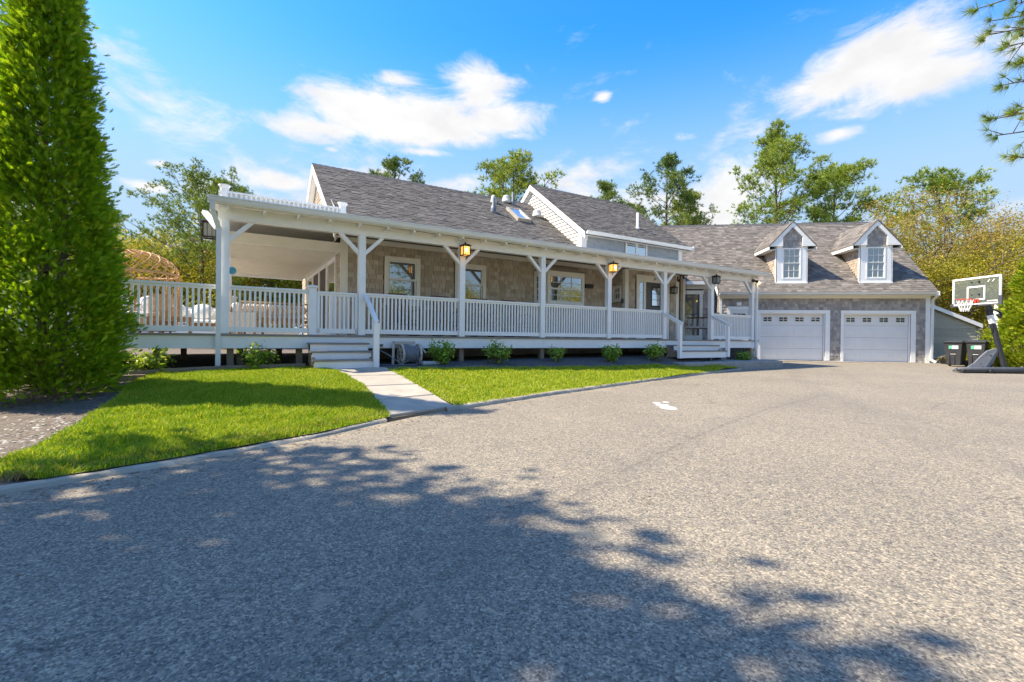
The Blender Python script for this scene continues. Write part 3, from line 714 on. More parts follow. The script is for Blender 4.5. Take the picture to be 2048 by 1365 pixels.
def newel(u, v, z0, z1, wd=.155, cap=True):
    o = MB().box(u - wd / 2, v - wd / 2, z0, u + wd / 2, v + wd / 2, z1).build('newel_post', WHITE, house, bevel=.004)
    if cap:
        m = MB().box(u - wd / 2 - .025, v - wd / 2 - .025, z1 + .001, u + wd / 2 + .025, v + wd / 2 + .025, z1 + .035)
        m.add([(u - wd / 2 - .02, v - wd / 2 - .02, z1 + .036), (u + wd / 2 + .02, v - wd / 2 - .02, z1 + .036), (u + wd / 2 + .02, v + wd / 2 + .02, z1 + .036), (u - wd / 2 - .02, v + wd / 2 + .02, z1 + .036), (u, v, z1 + .065)], [(0, 1, 4), (1, 2, 4), (2, 3, 4), (3, 0, 4)])
        m.build('post_cap', WHITE, o)
newel(-1.015, 0, ZD, 2.20)
newel(-.35, 1.45, ZD, 2.22); newel(-2.45, 4.3, ZD, 2.2)
gate = railing(-.92, -.09, n=8, top=2.13, name='gate')
MB().box(-.925, -.03, ZD + .03, -.87, .03, 2.128).box(-.14, -.03, ZD + .03, -.085, .03, 2.128).build('gate_stile', WHITE, gate)
MB().beam((-.30, 1.5, 2.14), (-.05, 1.75, 2.22), .06, .05).build('handrail', WHITE, house)

# ---- steps
def steps(u0, u1, w0, nt, zb, name, treadw=.29):
    st = empty(name, (0, 0, 0)); st.parent = house
    rise = (ZD - zb) / (nt + 1)
    for k in range(nt):
        zt = ZD - rise * (k + 1); wa = w0 - treadw * k; wb = wa - treadw
        MB().box(u0 - .03, wb - .03, zt - .035, u1 + .03, wa, zt).build('tread', DECKW, st)
        MB().box(u0, wb, zt - rise + (.001 if k < nt - 1 else -.05), u1, wb + .03, zt - .036).build('riser', WHITE, st)
    for u in (u0 + .0, u1 - .04):
        pl_ = [(u, w0, ZD - rise - .05), (u, w0 - treadw * nt + .04, zb + rise - .06), (u, w0 - treadw * nt + .04, zb - .03), (u, w0 - treadw * nt + .28, zb - .03), (u, w0, ZD - rise - .42)]
        MB().prism(pl_, (.04, 0, 0)).build('stringer', WOODP, st)
    return st
s1 = steps(-1.10, .06, -.10, 3, .545, 'front_steps')
s2 = steps(9.82, 12.10, -.10, 2, .655, 'side_steps', .30)
def handrail(st, u, pa, pb, nz0, nz1, nw):
    MB().beam((u, pa[0], pa[1]), (u, pb[0], pb[1]), .085, .04).beam((u, pa[0], pa[1] - .055), (u, pb[0] + .02, pb[1] - .05), .045, .075).build('handrail', WHITE, st)
    MB().box(u - .055, nw - .055, nz0, u + .055, nw + .055, nz1).build('newel', WHITE, st, bevel=.004)
handrail(s1, .075, (-.07, 2.10), (-1.02, 1.49), .545, 1.46, -1.0)
handrail(s2, 9.72, (-.07, 2.06), (-.80, 1.715), .60, 1.70, -.70)
handrail(s2, 12.17, (-.07, 2.06), (-.80, 1.715), .62, 1.70, -.70)

# ---- walls
FW = PL((0, 1.8, 0), (1, 0, 0), (0, 0, 1))             # main front wall
EW = PL((0, 1.2, 0), (1, 0, 0), (0, 0, 1))             # entry bump-out front
LW = PL((-.10, 0, 0), (0, -1, 0), (0, 0, 1))           # left side wall (a = -w)
SW = PL((9.2, 0, 0), (0, -1, 0), (0, 0, 1))            # left side of the entry bump-out
w_main = MB().box(-.1, 1.8, ZD - .2, 9.2, 1.95, 4.02).build('front_wall', UNDER, house)
holes = [(.99, 1.99, 2.05, 3.345), (3.03, 4.04, 2.05, 3.345), (5.78, 7.72, 2.20, 3.36)]
pcs = rows_pieces(wall_rows(.06, 9.2, ZD, 3.61, .125, holes), .125, .10, .22)
place_pieces(pcs, FW, w_main, SHING, 300, lambda q: q[0] + (4 if q[2] < 2.1 else 0), .020, 'shingle')
MB().box(-.12, 1.772, 3.612, 9.19, 1.799, 3.96).build('frieze_board', CREAM, house)
MB().box(-.125, 1.765, ZD, .062, 1.799, 3.611).build('corner_board', CREAM, house)
w_en = MB().box(9.2, 1.2, ZD - .2, 12.05, 1.35, 4.0).box(9.2, 1.351, ZD - .2, 9.35, 1.8, 4.0).box(11.9, 1.351, ZD - .2, 12.05, 1.8, 4.0).box(11.9, 1.801, ZD - .2, 13.0, 1.95, 4.0).box(12.85, 1.951, ZD - .2, 13.0, 9.0, 4.3).build('entry_wall', UNDER, house)
pcs = rows_pieces(wall_rows(9.34, 11.75, ZD, 3.61, .125, [(9.66, 11.46, ZD, 3.46)]), .125, .10, .24)
place_pieces(pcs, EW, w_en, SHING, 0, lambda q: 0, .020, 'shingle')
pcs = rows_pieces(wall_rows(-1.795, -1.21, ZD, 3.61, .125, [(-1.77, -1.32, 2.52, 3.08)]), .125, .10, .24)
place_pieces(pcs, SW, w_en, SHING, 0, lambda q: 0, .020, 'shingle')
MB().box(9.175, 1.172, ZD, 9.335, 1.199, 3.62).box(9.172, 1.173, ZD, 9.199, 1.31, 3.62).build('corner_board', CREAM, house)
MB().box(11.76, 1.172, ZD, 11.925, 1.199, 3.62).build('corner_board', CREAM, house)
MB().box(9.336, 1.174, 3.612, 11.755, 1.198, 3.93).build('frieze_board', CREAM, house)
# right return wall, shingled
place_pieces(rows_pieces(wall_rows(12.06, 12.88, ZD, 3.61, .125), .125, .1, .25), FW, w_en, SHING, 0, lambda q: 0, .020, 'shingle')
MB().box(12.885, 1.772, ZD, 13.02, 1.799, 3.62).build('corner_board', CREAM, house)
RW = PL((13.0, 0, 0), (0, 1, 0), (0, 0, 1))
place_pieces(rows_pieces(wall_rows(1.97, 6, ZD, 4.0, .125), .125, .1, .25), RW, w_en, SHINGG, 0, lambda q: 0, .020, 'shingle')

# ---- windows
def bars(mb, pl, a0, a1, b0, b1, nx, ny, c0, c1, wd=.018):
    for i in range(1, nx): x = a0 + (a1 - a0) * i / nx; pl.box(mb, x - wd / 2, x + wd / 2, b0, b1, c0, c1)
    for j in range(1, ny): y = b0 + (b1 - b0) * j / ny; pl.box(mb, a0, a1, y - wd / 2, y + wd / 2, c0 + .001, c1 + .001)
def sash(pl, a0, a1, b0, b1, c, parent, glass, grid=None, fr=.045, mat=None, split=True):
    mb = MB(); f = fr
    pl.box(mb, a0, a1, b0, b0 + f, c, c + .035); pl.box(mb, a0, a1, b1 - f, b1, c, c + .035)
    pl.box(mb, a0, a0 + f, b0 + f, b1 - f, c, c + .0345); pl.box(mb, a1 - f, a1, b0 + f, b1 - f, c, c + .0345)
    if grid: bars(mb, pl, a0 + f, a1 - f, b0 + f, b1 - f, grid[0], grid[1], c + .012, c + .030)
    mb.build('sash', mat or VINYL, parent)
    gx, gy = grid if (grid and split) else (1, 1)
    for i in range(gx):
        for j in range(gy):
            m = MB(); x0 = a0 + f + (a1 - a0 - 2 * f) * i / gx; x1 = a0 + f + (a1 - a0 - 2 * f) * (i + 1) / gx
            y0 = b0 + f + (b1 - b0 - 2 * f) * j / gy; y1 = b0 + f + (b1 - b0 - 2 * f) * (j + 1) / gy
            pl.box(m, x0 + .002, x1 - .002, y0 + .002, y1 - .002, c + .008, c + .014).build('pane', glass, parent)
def window(pl, a0, a1, b0, b1, parent, glass=None, grid=None, trim=.1, mid=None, mat=None, trimmat=None, name='window', cz=.004, sill=True):
    mb = MB(); t_ = trim; T = trimmat or CREAM
    pl.box(mb, a0, a1, b1 - t_, b1, cz - .003, cz + .028); pl.box(mb, a0, a1, b0, b0 + t_ * .8, cz - .003, cz + .028)
    pl.box(mb, a0, a0 + t_, b0 + t_ * .8, b1 - t_, cz - .003, cz + .026); pl.box(mb, a1 - t_, a1, b0 + t_ * .8, b1 - t_, cz - .003, cz + .026)
    if sill: pl.box(mb, a0 - .02, a1 + .02, b0 - .03, b0 - .001, cz - .002, cz + .05)
    o = mb.build(name, T, parent)
    ia0, ia1, ib0, ib1 = a0 + t_, a1 - t_, b0 + t_ * .8, b1 - t_
    m = mid if mid is not None else (ib0 + ib1) / 2
    sash(pl, ia0, ia1, m, ib1, cz - .028, o, glass or GLASS, grid, mat=mat)
    sash(pl, ia0, ia1, ib0, m + .03, cz - .052, o, glass or GLASS, grid, mat=mat)
    return o
# window reveals are cut by setting glass in front of the wall core, so push the trim proud instead
window(FW, .995, 1.985, 2.06, 3.34, house, cz=.056, mid=2.72)
window(FW, 3.035, 4.035, 2.06, 3.34, house, cz=.056, mid=2.72)
window(SW, -1.765, -1.325, 2.53, 3.07, house, GLASSD, (2, 1), trim=.06, cz=.056)
# bay window
bay = MB()
bp = [(5.80, 1.80), (6.04, 1.34), (7.50, 1.34), (7.72, 1.80)]
for z0, z1 in ((2.22, 2.36), (3.20, 3.335)):
    bay.prism([(x, y, z0) for x, y in bp], (0, 0, z1 - z0))
BPL = []
for (x0, y0), (x1, y1) in zip(bp, bp[1:]):
    pl = PL((x0, y0, 0), (x1 - x0, y1 - y0, 0), (0, 0, 1)); L = math.hypot(x1 - x0, y1 - y0); BPL.append((pl, L))
    pl.box(bay, .0, .06, 2.361, 3.199, -.05, .0); pl.box(bay, L - .06, L, 2.361, 3.199, -.05, .0)
bayo = bay.build('bay_window', CREAM, house)
for k, (pl, L) in enumerate(BPL):
    g = (3, 2) if k == 1 else (2, 2)
    sash(pl, .06, L - .06, 2.76, 3.20, -.045, bayo, GLASS if k == 1 else GLASSD, g, fr=.04)
    sash(pl, .06, L - .06, 2.36, 2.79, -.06, bayo, GLASS if k == 1 else GLASSD, g, fr=.04)
MB().add([(5.74, 1.81, 3.337), (6.0, 1.28, 3.337), (7.54, 1.28, 3.337), (7.78, 1.81, 3.337), (6.25, 1.80, 3.60), (7.3, 1.80, 3.60)], [(0, 1, 4), (1, 2, 5, 4), (2, 3, 5), (3, 2, 1, 0)]).build('bay_roof', SHINGB, bayo)
for k in range(5):      # shingle courses on the little hip roof
    t_ = k / 5; t2 = (k + 1) / 5; L_ = lambda a, b, q: tuple(a[i] + (b[i] - a[i]) * q for i in range(3))
    a0 = L_((6.0, 1.28, 3.337), (6.25, 1.80, 3.60), t_); b0 = L_((7.54, 1.28, 3.337), (7.3, 1.80, 3.60), t_)
    a1 = L_((6.0, 1.28, 3.337), (6.25, 1.80, 3.60), t2); b1 = L_((7.54, 1.28, 3.337), (7.3, 1.80, 3.60), t2)
    MB().add([(a0[0], a0[1] - .006, a0[2] + .018), (b0[0], b0[1] - .006, b0[2] + .018), (b1[0], b1[1], b1[2] + .004), (a1[0], a1[1], a1[2] + .004), (a0[0], a0[1], a0[2]), (b0[0], b0[1], b0[2])], [(0, 1, 2, 3), (4, 5, 1, 0)], random.random()).build('roof_course', SHINGB, bayo)
# front door group
dr = MB()
EW.box(dr, 9.70, 11.42, 3.30, 3.44, .001, .05); EW.box(dr, 9.66, 11.46, 3.441, 3.475, .001, .08)
EW.box(dr, 9.72, 9.86, ZD, 3.299, .001, .04); EW.box(dr, 10.06, 10.17, ZD, 3.299, .001, .04); EW.box(dr, 11.20, 11.40, ZD, 3.299, .001, .04)
EW.box(dr, 9.861, 10.059, 3.24, 3.299, .001, .03); EW.box(dr, 9.861, 10.059, ZD, 1.75, .001, .03); EW.box(dr, 10.171, 11.199, 3.245, 3.299, .001, .035)
fd = dr.build('front_door', CREAM, house)
for j in range(4):
    z = 1.76 + j * .37
    m = MB(); EW.box(m, 9.865, 10.055, z, z + .35, .012, .018).build('pane', GLASSD, fd)
    m = MB(); EW.box(m, 9.862, 10.058, z + .351, z + .369, .008, .024).build('muntin', VINYL, fd)
m = MB(); EW.box(m, 10.172, 11.198, ZD + .02, 3.244, .004, .018); m.build('door_leaf', DOORG, fd)
for i in range(2):
    for j in range(3):
        m = MB(); EW.box(m, 10.50 + i * .215, 10.70 + i * .215, 2.42 + j * .215, 2.62 + j * .215, .020, .026).build('pane', GLASS, fd)
m = MB(); EW.box(m, 10.46, 10.955, 2.38, 3.10, .0185, .0195); m.build('muntin', BRONZE, fd)
m = MB(); m.lathe([(.012, 0), (.03, .03), (.028, .06), (0.005, .07)], (0, 0, 0), 10)
kn = m.build('door_knob', BRONZE, fd); kn.location = EW(10.24, 2.2, .018); kn.rotation_euler = (R(90), 0, 0)
fc = bpy.data.curves.new('house_number', 'FONT'); fc.body = '21'; fc.size = .13; fc.extrude = .004; fc.align_x = 'CENTER'; fc.align_y = 'CENTER'; fc.shear = .15
tmpo = bpy.data.objects.new('house_number', fc); COL.objects.link(tmpo)
fme = bpy.data.meshes.new_from_object(tmpo.evaluated_get(bpy.context.evaluated_depsgraph_get())); bpy.data.objects.remove(tmpo); bpy.data.curves.remove(fc)
fme.materials.clear(); fo = link('house_number', fme, BLACKP, fd); fo.location = EW(10.60, 3.37, .056); fo.rotation_euler = (R(90), 0, 0)
# left side: sliding glass doors under the deck roof
w_l = MB().box(-.10, 1.951, ZD - .2, .05, 9.4, 3.75).build('side_wall', UNDER, house)
pcs = rows_pieces(wall_rows(-2.25, -1.83, ZD, 3.35, .125) + wall_rows(-9.3, -7.9, ZD, 3.35, .125), .125, .10, .25)
place_pieces(pcs, LW, w_l, SHING, 0, lambda q: 0, .020, 'shingle')
for k in range(4):
    a1 = -2.30 - k * 1.38; a0 = a1 - 1.36
    m = MB(); LW.box(m, a0, a1, 3.20, 3.30, .001, .05); LW.box(m, a0, a1, ZD, ZD + .1, .001, .05); LW.box(m, a0, a0 + .09, ZD + .1, 3.20, .001, .05); LW.box(m, a1 - .09, a1, ZD + .1, 3.20, .001, .05)
    pd = m.build('patio_door', WHITE, house)
    m = MB(); LW.box(m, a0 + .091, a1 - .091, ZD + .101, 3.199, .01, .02).build('pane', GLASS if k in (0, 3) else SCREEN, pd)
MB().box(-.2, 1.80, 3.33, -.101, 8.4, 3.41).build('side_frieze', WHITE, house)
# roof over the left deck: drop beam, ceiling boards, side beam, back posts
MB().box(-2.62, 1.72, 3.30, -.125, 1.80, 3.545).build('header_beam', CREAM, house)
for k in range(21):
    v = 1.84 + k * .30
    MB().hexa([(-2.56, v, 3.300), (-.21, v, 3.300), (-.21, v + .272, 3.352), (-2.56, v + .272, 3.352), (-2.56, v, 3.352), (-.21, v, 3.352), (-.21, v + .272, 3.375), (-2.56, v + .272, 3.375)], random.random()).build('ceiling_board', CREAM, house)
MB().box(-2.70, .08, 3.40, -2.58, 8.45, 3.66).build('side_beam', WHITE, house)
MB().box(-2.57, 8.28, 3.27, -.21, 8.45, 3.79).build('back_beam', WHITE, house)
MB().box(-2.78, 1.781, 3.80, -.105, 8.5, 3.86).build('deck_roof', PROOF, house)
for v in (4.2, 8.35):
    MB().box(-2.70, v - .09, ZD, -2.50, v + .09, 3.399).build('porch_post', WHITE, house)
    for q in (-.05, 0, .05): MB().box(-2.497, v + q - .012, ZD, -2.488, v + q + .012, 3.3).build('post_rib', CREAM, house)
# low rail standing on the roof edge
rr = MB().box(-2.72, .26, 4.02, -.30, .34, 4.055).build('roof_rail', WHITE, house)
MB().box(-2.72, .3205, 3.79, -.30, .335, 4.018).build('rail_backing', METALW, rr)
for k in range(28): MB().box(-2.70 + k * .088, .283, 3.80, -2.66 + k * .088, .317, 4.0195).build('stub', WHITE, rr)
for u in (-2.62, -.36):
    MB().lathe([(.075, 3.80), (.075, 4.09), (.10, 4.15), (.11, 4.15), (.11, 4.17), (.02, 4.17)], (u, .30, 0), 8).build('roof_post', WHITE, house)
MB().box(-.105, 1.96, 3.76, .04, 9.3, 4.05).build('side_wall_upper', CREAM, house)

# ---- main roof and left gable
MS = .7173; MRZ = 6.75; MRW = 5.62
def mroof(wv): return MRZ - MS * abs(wv - MRW)
mr = MB().hexa([(-.27, 1.55, mroof(1.55) - .14), (12.9, 1.55, mroof(1.55) - .14), (12.9, MRW, MRZ - .14), (-.27, MRW, MRZ - .14), (-.27, 1.55, mroof(1.55)), (12.9, 1.55, mroof(1.55)), (12.9, MRW, MRZ), (-.27, MRW, MRZ)]).build('main_roof', ROOF, house)
MB().hexa([(-.27, MRW + .001, MRZ - .14), (12.9, MRW + .001, MRZ - .14), (12.9, 9.75, mroof(9.75) - .14), (-.27, 9.75, mroof(9.75) - .14), (-.27, MRW + .001, MRZ), (12.9, MRW + .001, MRZ), (12.9, 9.75, mroof(9.75)), (-.27, 9.75, mroof(9.75))]).build('main_roof_back', ROOF, house)
_c = math.cos(math.atan(MS)); _s = math.sin(math.atan(MS))
MP = PL((0, 1.55, mroof(1.55)), (1, 0, 0), (0, _c, _s))
Lr = (MRW - 1.55) / _c
def roof_pieces(a0, a1, L, expo=.128):
    rows = []; b = 0
    while b < L - .03: rows.append((b, [(a0, a1)])); b += expo
    return [(x0, x1, y0, min(y1, L)) for x0, x1, y0, y1 in rows_pieces(rows, expo, .11, .27, .002)]
pcs = roof_pieces(-.29, 8.09, Lr)
place_pieces(pcs, MP, mr, ROOF, 300, lambda q: q[0] + q[2] * .3, .012, 'roof_shingle', c0=.001, jit=.65)
for k in range(41):
    u = -.29 + k * .2
    MB().add([(u, MRW - .14, MRZ - .085), (u + .21, MRW - .14, MRZ - .09), (u + .21, MRW, MRZ + .02), (u, MRW, MRZ + .035), (u, MRW + .14, MRZ - .085), (u + .21, MRW + .14, MRZ - .09)], [(0, 1, 2, 3), (3, 2, 5, 4), (0, 3, 4)], random.random()).build('ridge_cap', ROOFCAP, mr)
# gable wall with shingles, rake boards
gv = [(-.09, 1.80, 3.8), (-.09, 9.44, 3.8), (-.09, 9.44, mroof(9.44) - .15), (-.09, MRW, MRZ - .15), (-.09, 1.80, mroof(1.8) - .15)]
ga = MB().prism(gv, (.12, 0, 0)).build('gable_wall', UNDER, house)
LG = PL((-.09, 0, 0), (0, -1, 0), (0, 0, 1)); rows = []; z = 3.9
while z < MRZ - .25:
    dz = (MRZ - .17 - z - .1) / MS; rows.append((z, [(-MRW - min(dz, 3.8), -MRW + min(dz, 3.8))])); z += .125
place_pieces(rows_pieces(rows, .125, .1, .25), LG, ga, SHINGB, 0, lambda q: 0, .02, 'shingle')
for sgn in (-1, 1):
    w1 = MRW + sgn * 4.1
    MB().hexa([(-.30, MRW, MRZ - .26), (-.272, MRW, MRZ - .26), (-.272, w1, mroof(w1) - .26), (-.30, w1, mroof(w1) - .26), (-.30, MRW, MRZ - .02), (-.272, MRW, MRZ - .02), (-.272, w1, mroof(w1) - .02), (-.30, w1, mroof(w1) - .02)]).build('rake_board', WHITE, house)
    MB().hexa([(-.268, MRW, MRZ - .165), (-.095, MRW, MRZ - .165), (-.095, w1, mroof(w1) - .165), (-.268, w1, mroof(w1) - .165), (-.268, MRW, MRZ - .145), (-.095, MRW, MRZ - .145), (-.095, w1, mroof(w1) - .145), (-.268, w1, mroof(w1) - .145)]).build('rake_soffit', WHITE, house)
gwn = MB().add([(-.125, 2.55, 4.15), (-.125, 2.55, 4.66), (-.125, 3.15, 5.02), (-.125, 3.15, 4.15)], [(0, 1, 2, 3), (3, 2, 1, 0)]).build('gable_trim', WHITE, house)

# ---- things on the main roof: pipes, hoods, skylight
def on_roof(u, wv): return (u, wv, mroof(wv))
def vent(u, wv, r0, h0, r1, h1, mat, name='vent_pipe'):
    MB().lathe([(r0 * 1.25, -.10), (r0 * 1.2, .02), (r0, h0 * .5), (r0 * .92, h0), (r1, h0 + .02), (r1, h1), (r1 * .5, h1 + .002)], on_roof(u, wv), 12).build(name, mat, mr, smooth=True)
vent(5.62, 4.22, .10, .22, .055, .50, VENTG); vent(7.05, 5.25, .09, .17, .045, .50, VENTG)
def hood(u, wv, r, mat):
    MB().lathe([(r * 1.35, -.06), (r * 1.3, .03), (r, .05), (r * .98, .16), (r * .75, .24), (r * .3, .275), (.01, .28)], on_roof(u, wv), 14).build('vent_hood', mat, mr, smooth=True)
HOODM = pmat('pale_vent_metal', (.52, .51, .48), (.44, .43, .40), 6, .5)
hood(6.85, 5.42, .16, HOODM); hood(7.72, 4.52, .17, HOODM); hood(6.12, 5.15, .10, HOODM)
# skylight: glass in a raised curb on the slope
sk = MB(); c0, c1 = 6.38, 6.97; s0, s1 = (3.80 - 1.55) / _c, (4.66 - 1.55) / _c
MP.box(sk, c0, c1, s0, s0 + .07, .0, .13); MP.box(sk, c0, c1, s1 - .07, s1, .0, .12); MP.box(sk, c0, c0 + .07, s0 + .07, s1 - .07, .0, .125); MP.box(sk, c1 - .07, c1, s0 + .07, s1 - .07, .0, .125)
sko = sk.build('skylight', pmat('skylight_curb', (.42, .38, .31), (.33, .30, .25), 5, .5), mr)
m = MB(); MP.box(m, c0 + .071, c1 - .071, s0 + .071, s1 - .071, .09, .10).build('pane', glassmat('skylight_glass', (.35, .38, .40), .3, .05), sko)

# ---- upper storey
UZR, UWR, US, UE = 7.49, 5.42, .732, 1.93
UA, UB, UG, UF0, UR = 7.98, 13.50, 8.10, 2.25, 13.33      # roof ends, gable plane, front plane, right wall
def uroof(wv): return UZR - US * abs(wv - UWR)
for s_, wa, wb in (('upper_roof', UE, UWR), ('upper_roof_back', UWR + .001, 8.9)):
    za, zb = uroof(wa), uroof(wb)
    o = MB().hexa([(UA, wa, za - .13), (UB, wa, za - .13), (UB, wb, zb - .13), (UA, wb, zb - .13), (UA, wa, za), (UB, wa, za), (UB, wb, zb), (UA, wb, zb)]).build(s_, ROOF, house)
    if s_ == 'upper_roof': ur = o
_c2 = math.cos(math.atan(US)); _s2 = math.sin(math.atan(US))
UP = PL((0, UE, uroof(UE)), (1, 0, 0), (0, _c2, _s2))
place_pieces(roof_pieces(UA - .02, UB + .02, (UWR - UE) / _c2), UP, ur, ROOF, 0, lambda q: 0, .012, 'upper_roof_shingle', c0=.001, jit=.65)
for k in range(28):
    u = UA - .01 + k * .197
    MB().add([(u, UWR - .14, UZR - .085), (u + .205, UWR - .14, UZR - .09), (u + .205, UWR, UZR + .02), (u, UWR, UZR + .035), (u, UWR + .14, UZR - .085), (u + .205, UWR + .14, UZR - .09)], [(0, 1, 2, 3), (3, 2, 5, 4), (0, 3, 4)], random.random()).build('ridge_cap', ROOFCAP, ur)
MB().lathe([(.10, -.08), (.085, .04), (.05, .06), (.045, .62), (.02, .622)], (11.55, 2.95, uroof(2.95)), 10).build('vent_pipe', WHITE, ur, smooth=True)
uw = MB().prism([(UG, UF0, 3.9), (UG, 8.55, 3.9), (UG, 8.55, uroof(8.55) - .14), (UG, UWR, UZR - .14), (UG, UF0, uroof(UF0) - .14)], (UR - UG, 0, 0)).build('upper_wall', UNDERG, house)
UF = PL((0, UF0, 0), (1, 0, 0), (0, 0, 1))
place_pieces(rows_pieces(wall_rows(UG + .2, UR - .19, 4.16, 5.0, .122, [(10.16, 11.36, 3.9, 4.93)]), .122, .12, .32, .003), UF, uw, SHINGU, 0, lambda q: 0, .016, 'shingle')
MB().box(UG - .015, UF0 - .034, 4.0, UG + .2, UF0 - .001, 5.0).build('corner_board', WHITE, house); MB().box(UR - .19, UF0 - .034, 4.0, UR + .02, UF0 - .001, 5.0).build('corner_board', WHITE, house)
MB().box(UG - .035, UF0 - .034, 4.0, UG - .0155, UF0 + .17, 5.0).build('corner_board', WHITE, house)
MB().box(UA + .02, UF0 - .10, 4.985, UB - .02, UF0 - .002, 5.09).build('upper_frieze', CREAM, house)
MB().box(UA + .02, UE + .01, 4.825, UB - .02, UF0 - .101, 4.85).build('upper_soffit', CREAM, house)
gp2 = [(UE - .005, 4.835), (UE - .06, 4.84), (UE - .09, 4.875), (UE - .105, 4.93), (UE - .12, 4.945), (UE - .08, 4.945), (UE - .07, 4.905), (UE - .005, 4.905)]
MB().prism([(UA + .04, a, b) for a, b in gp2], (UB - UA + .0, 0, 0)).build('gutter', METALW, house)
MB().box(UB + .042, UE - .13, 4.80, UB + .07, UE + .01, 4.975).build('gutter_end_cap', METALW, house)
cw = MB(); UF.box(cw, 10.19, 11.34, 4.84, 4.915, .001, .045); UF.box(cw, 10.19, 10.265, 4.05, 4.839, .001, .045); UF.box(cw, 11.265, 11.34, 4.05, 4.839, .001, .045); UF.box(cw, 10.73, 10.81, 4.05, 4.839, .001, .045)
cwo = cw.build('window', WHITE, house)
for a0, a1 in ((10.267, 10.728), (10.812, 11.263)): m = MB(); UF.box(m, a0, a1, 4.05, 4.838, .015, .022).build('pane', GLASS, cwo)
# clapboarded left gable of the upper storey, each board a piece
UL = PL((UG - .001, 0, 0), (0, -1, 0), (0, 0, 1)); ugab = MB().box(UG - .004, 4.0, 5.2, UG - .0015, 6.8, 6.0).build('clapboard_gable', CLAP, house)
z = 4.05
while z < UZR - .25:
    f0 = max(UF0 + .175, UWR - (UZR - .17 - z - .135) / US); g1 = min(8.5, UWR + (UZR - .17 - z - .135) / US)
    if g1 - f0 > .1:
        MB().hexa([UL(-g1, z, 0), UL(-f0, z, 0), UL(-f0, z, .034), UL(-g1, z, .034), UL(-g1, z + .138, 0), UL(-f0, z + .138, 0), UL(-f0, z + .138, .006), UL(-g1, z + .138, .006)], random.random()).build('clapboard', CLAP, ugab)
    z += .135
for sgn in (-1, 1):
    w1 = UWR + sgn * 3.52
    for (x0, x1, t0, t1, nm, mt) in ((UA - .035, UA - .002, -.235, -.02, 'rake_board', WHITE), (UA + .001, UG - .03, -.16, -.135, 'rake_soffit', WHITE), (UG - .045, UG - .0285, -.31, -.165, 'rake_trim', WHITE)):
        MB().hexa([(x0, UWR, UZR + t0), (x1, UWR, UZR + t0), (x1, w1, uroof(w1) + t0), (x0, w1, uroof(w1) + t0), (x0, UWR, UZR + t1), (x1, UWR, UZR + t1), (x1, w1, uroof(w1) + t1), (x0, w1, uroof(w1) + t1)]).build(nm, mt, house)
# ================================================================ garage wing (local u along its front, w back, z up)
gar = empty('garage', gw(0, 0) + (0,), R(-7), 'two-car garage wing of weathered shingles with two gabled dormers', 'garage')
GF = PL((0, 0, 0), (1, 0, 0), (0, 0, 1))
GRZ, GRW, GE = 7.39, 3.65, -.35            # ridge height, ridge place, eave place (12 in 12 roof)
def groof(v): return GRZ - abs(GRW - v)
wall = MB(); 
wall.box(-3.3, 0, .2, -1.52, .2, 3.4).box(1.25, 0, .2, 2.01, .2, 3.4).box(4.76, 0, .2, 5.5, .2, 3.4).box(-1.52, 0, 2.46, 1.25, .2, 3.4).box(2.01, 0, 2.45, 4.76, .2, 3.4)
wall.box(-3.3, .201, .2, -3.15, .55, 4.0).box(-9.0, .55, .2, -3.151, .75, 4.1).box(5.35, .201, .2, 5.5, 7.2, 3.4)
wall.prism([(5.35, .05, 3.401), (5.35, 7.2, 3.401), (5.35, GRW, GRZ - .2)], (.15, 0, 0))
gwall = wall.build('garage_wall', UNDERG, gar)
holes = [(-1.62, 1.43, .2, 2.60), (1.905, 4.945, .2, 2.59), (-2.95, -1.94, .2, 2.76)]
pcs = rows_pieces(wall_rows(-3.2, 5.345, .31, 3.13, .128, holes), .128, .08, .19)
place_pieces(pcs, GF, gwall, SHINGG, 300, lambda q: (0 if q[2] > 2.4 else 1) * 3 - q[0] * .01, .022, 'shingle')
MB().box(5.345, -.03, .29, 5.52, -.001, 3.13).build('corner_board', WHITE, gar)
MB().box(5.501, -.029, .29, 5.525, .12, 3.3).build('corner_board', WHITE, gar)
MB().box(-3.32, -.03, .6, -3.2, -.001, 3.13).build('corner_board', WHITE, gar)
MB().box(1.451, -.012, .30, 1.884, -.001, .40).build('skirt_board', WOODP, gar); MB().box(4.996, -.012, .29, 5.344, -.001, .40).build('skirt_board', WOODP, gar)
MB().box(-3.32, -.035, 3.131, 5.53, -.001, 3.32).build('frieze_board', CREAM, gar)
MB().box(-3.4, -.345, 3.235, 5.56, -.036, 3.26).build('soffit', CREAM, gar)
gp3 = [(GE + .0, 3.27), (GE - .05, 3.275), (GE - .08, 3.305), (GE - .095, 3.36), (GE - .11, 3.375), (GE - .07, 3.375), (GE - .06, 3.335), (GE, 3.335)]
MB().prism([(-3.42, a, b) for a, b in gp3], (8.98, 0, 0)).build('gutter', METALW, gar)
MB().box(5.561, GE - .12, 3.23, 5.60, GE + .02, 3.40).build('gutter_end_cap', METALW, gar)
downspout([(5.52, -.40, 3.28), (5.56, -.30, 3.18), (5.60, -.06, 3.05), (5.575, -.055, .42), (5.64, -.22, .33)], gar)
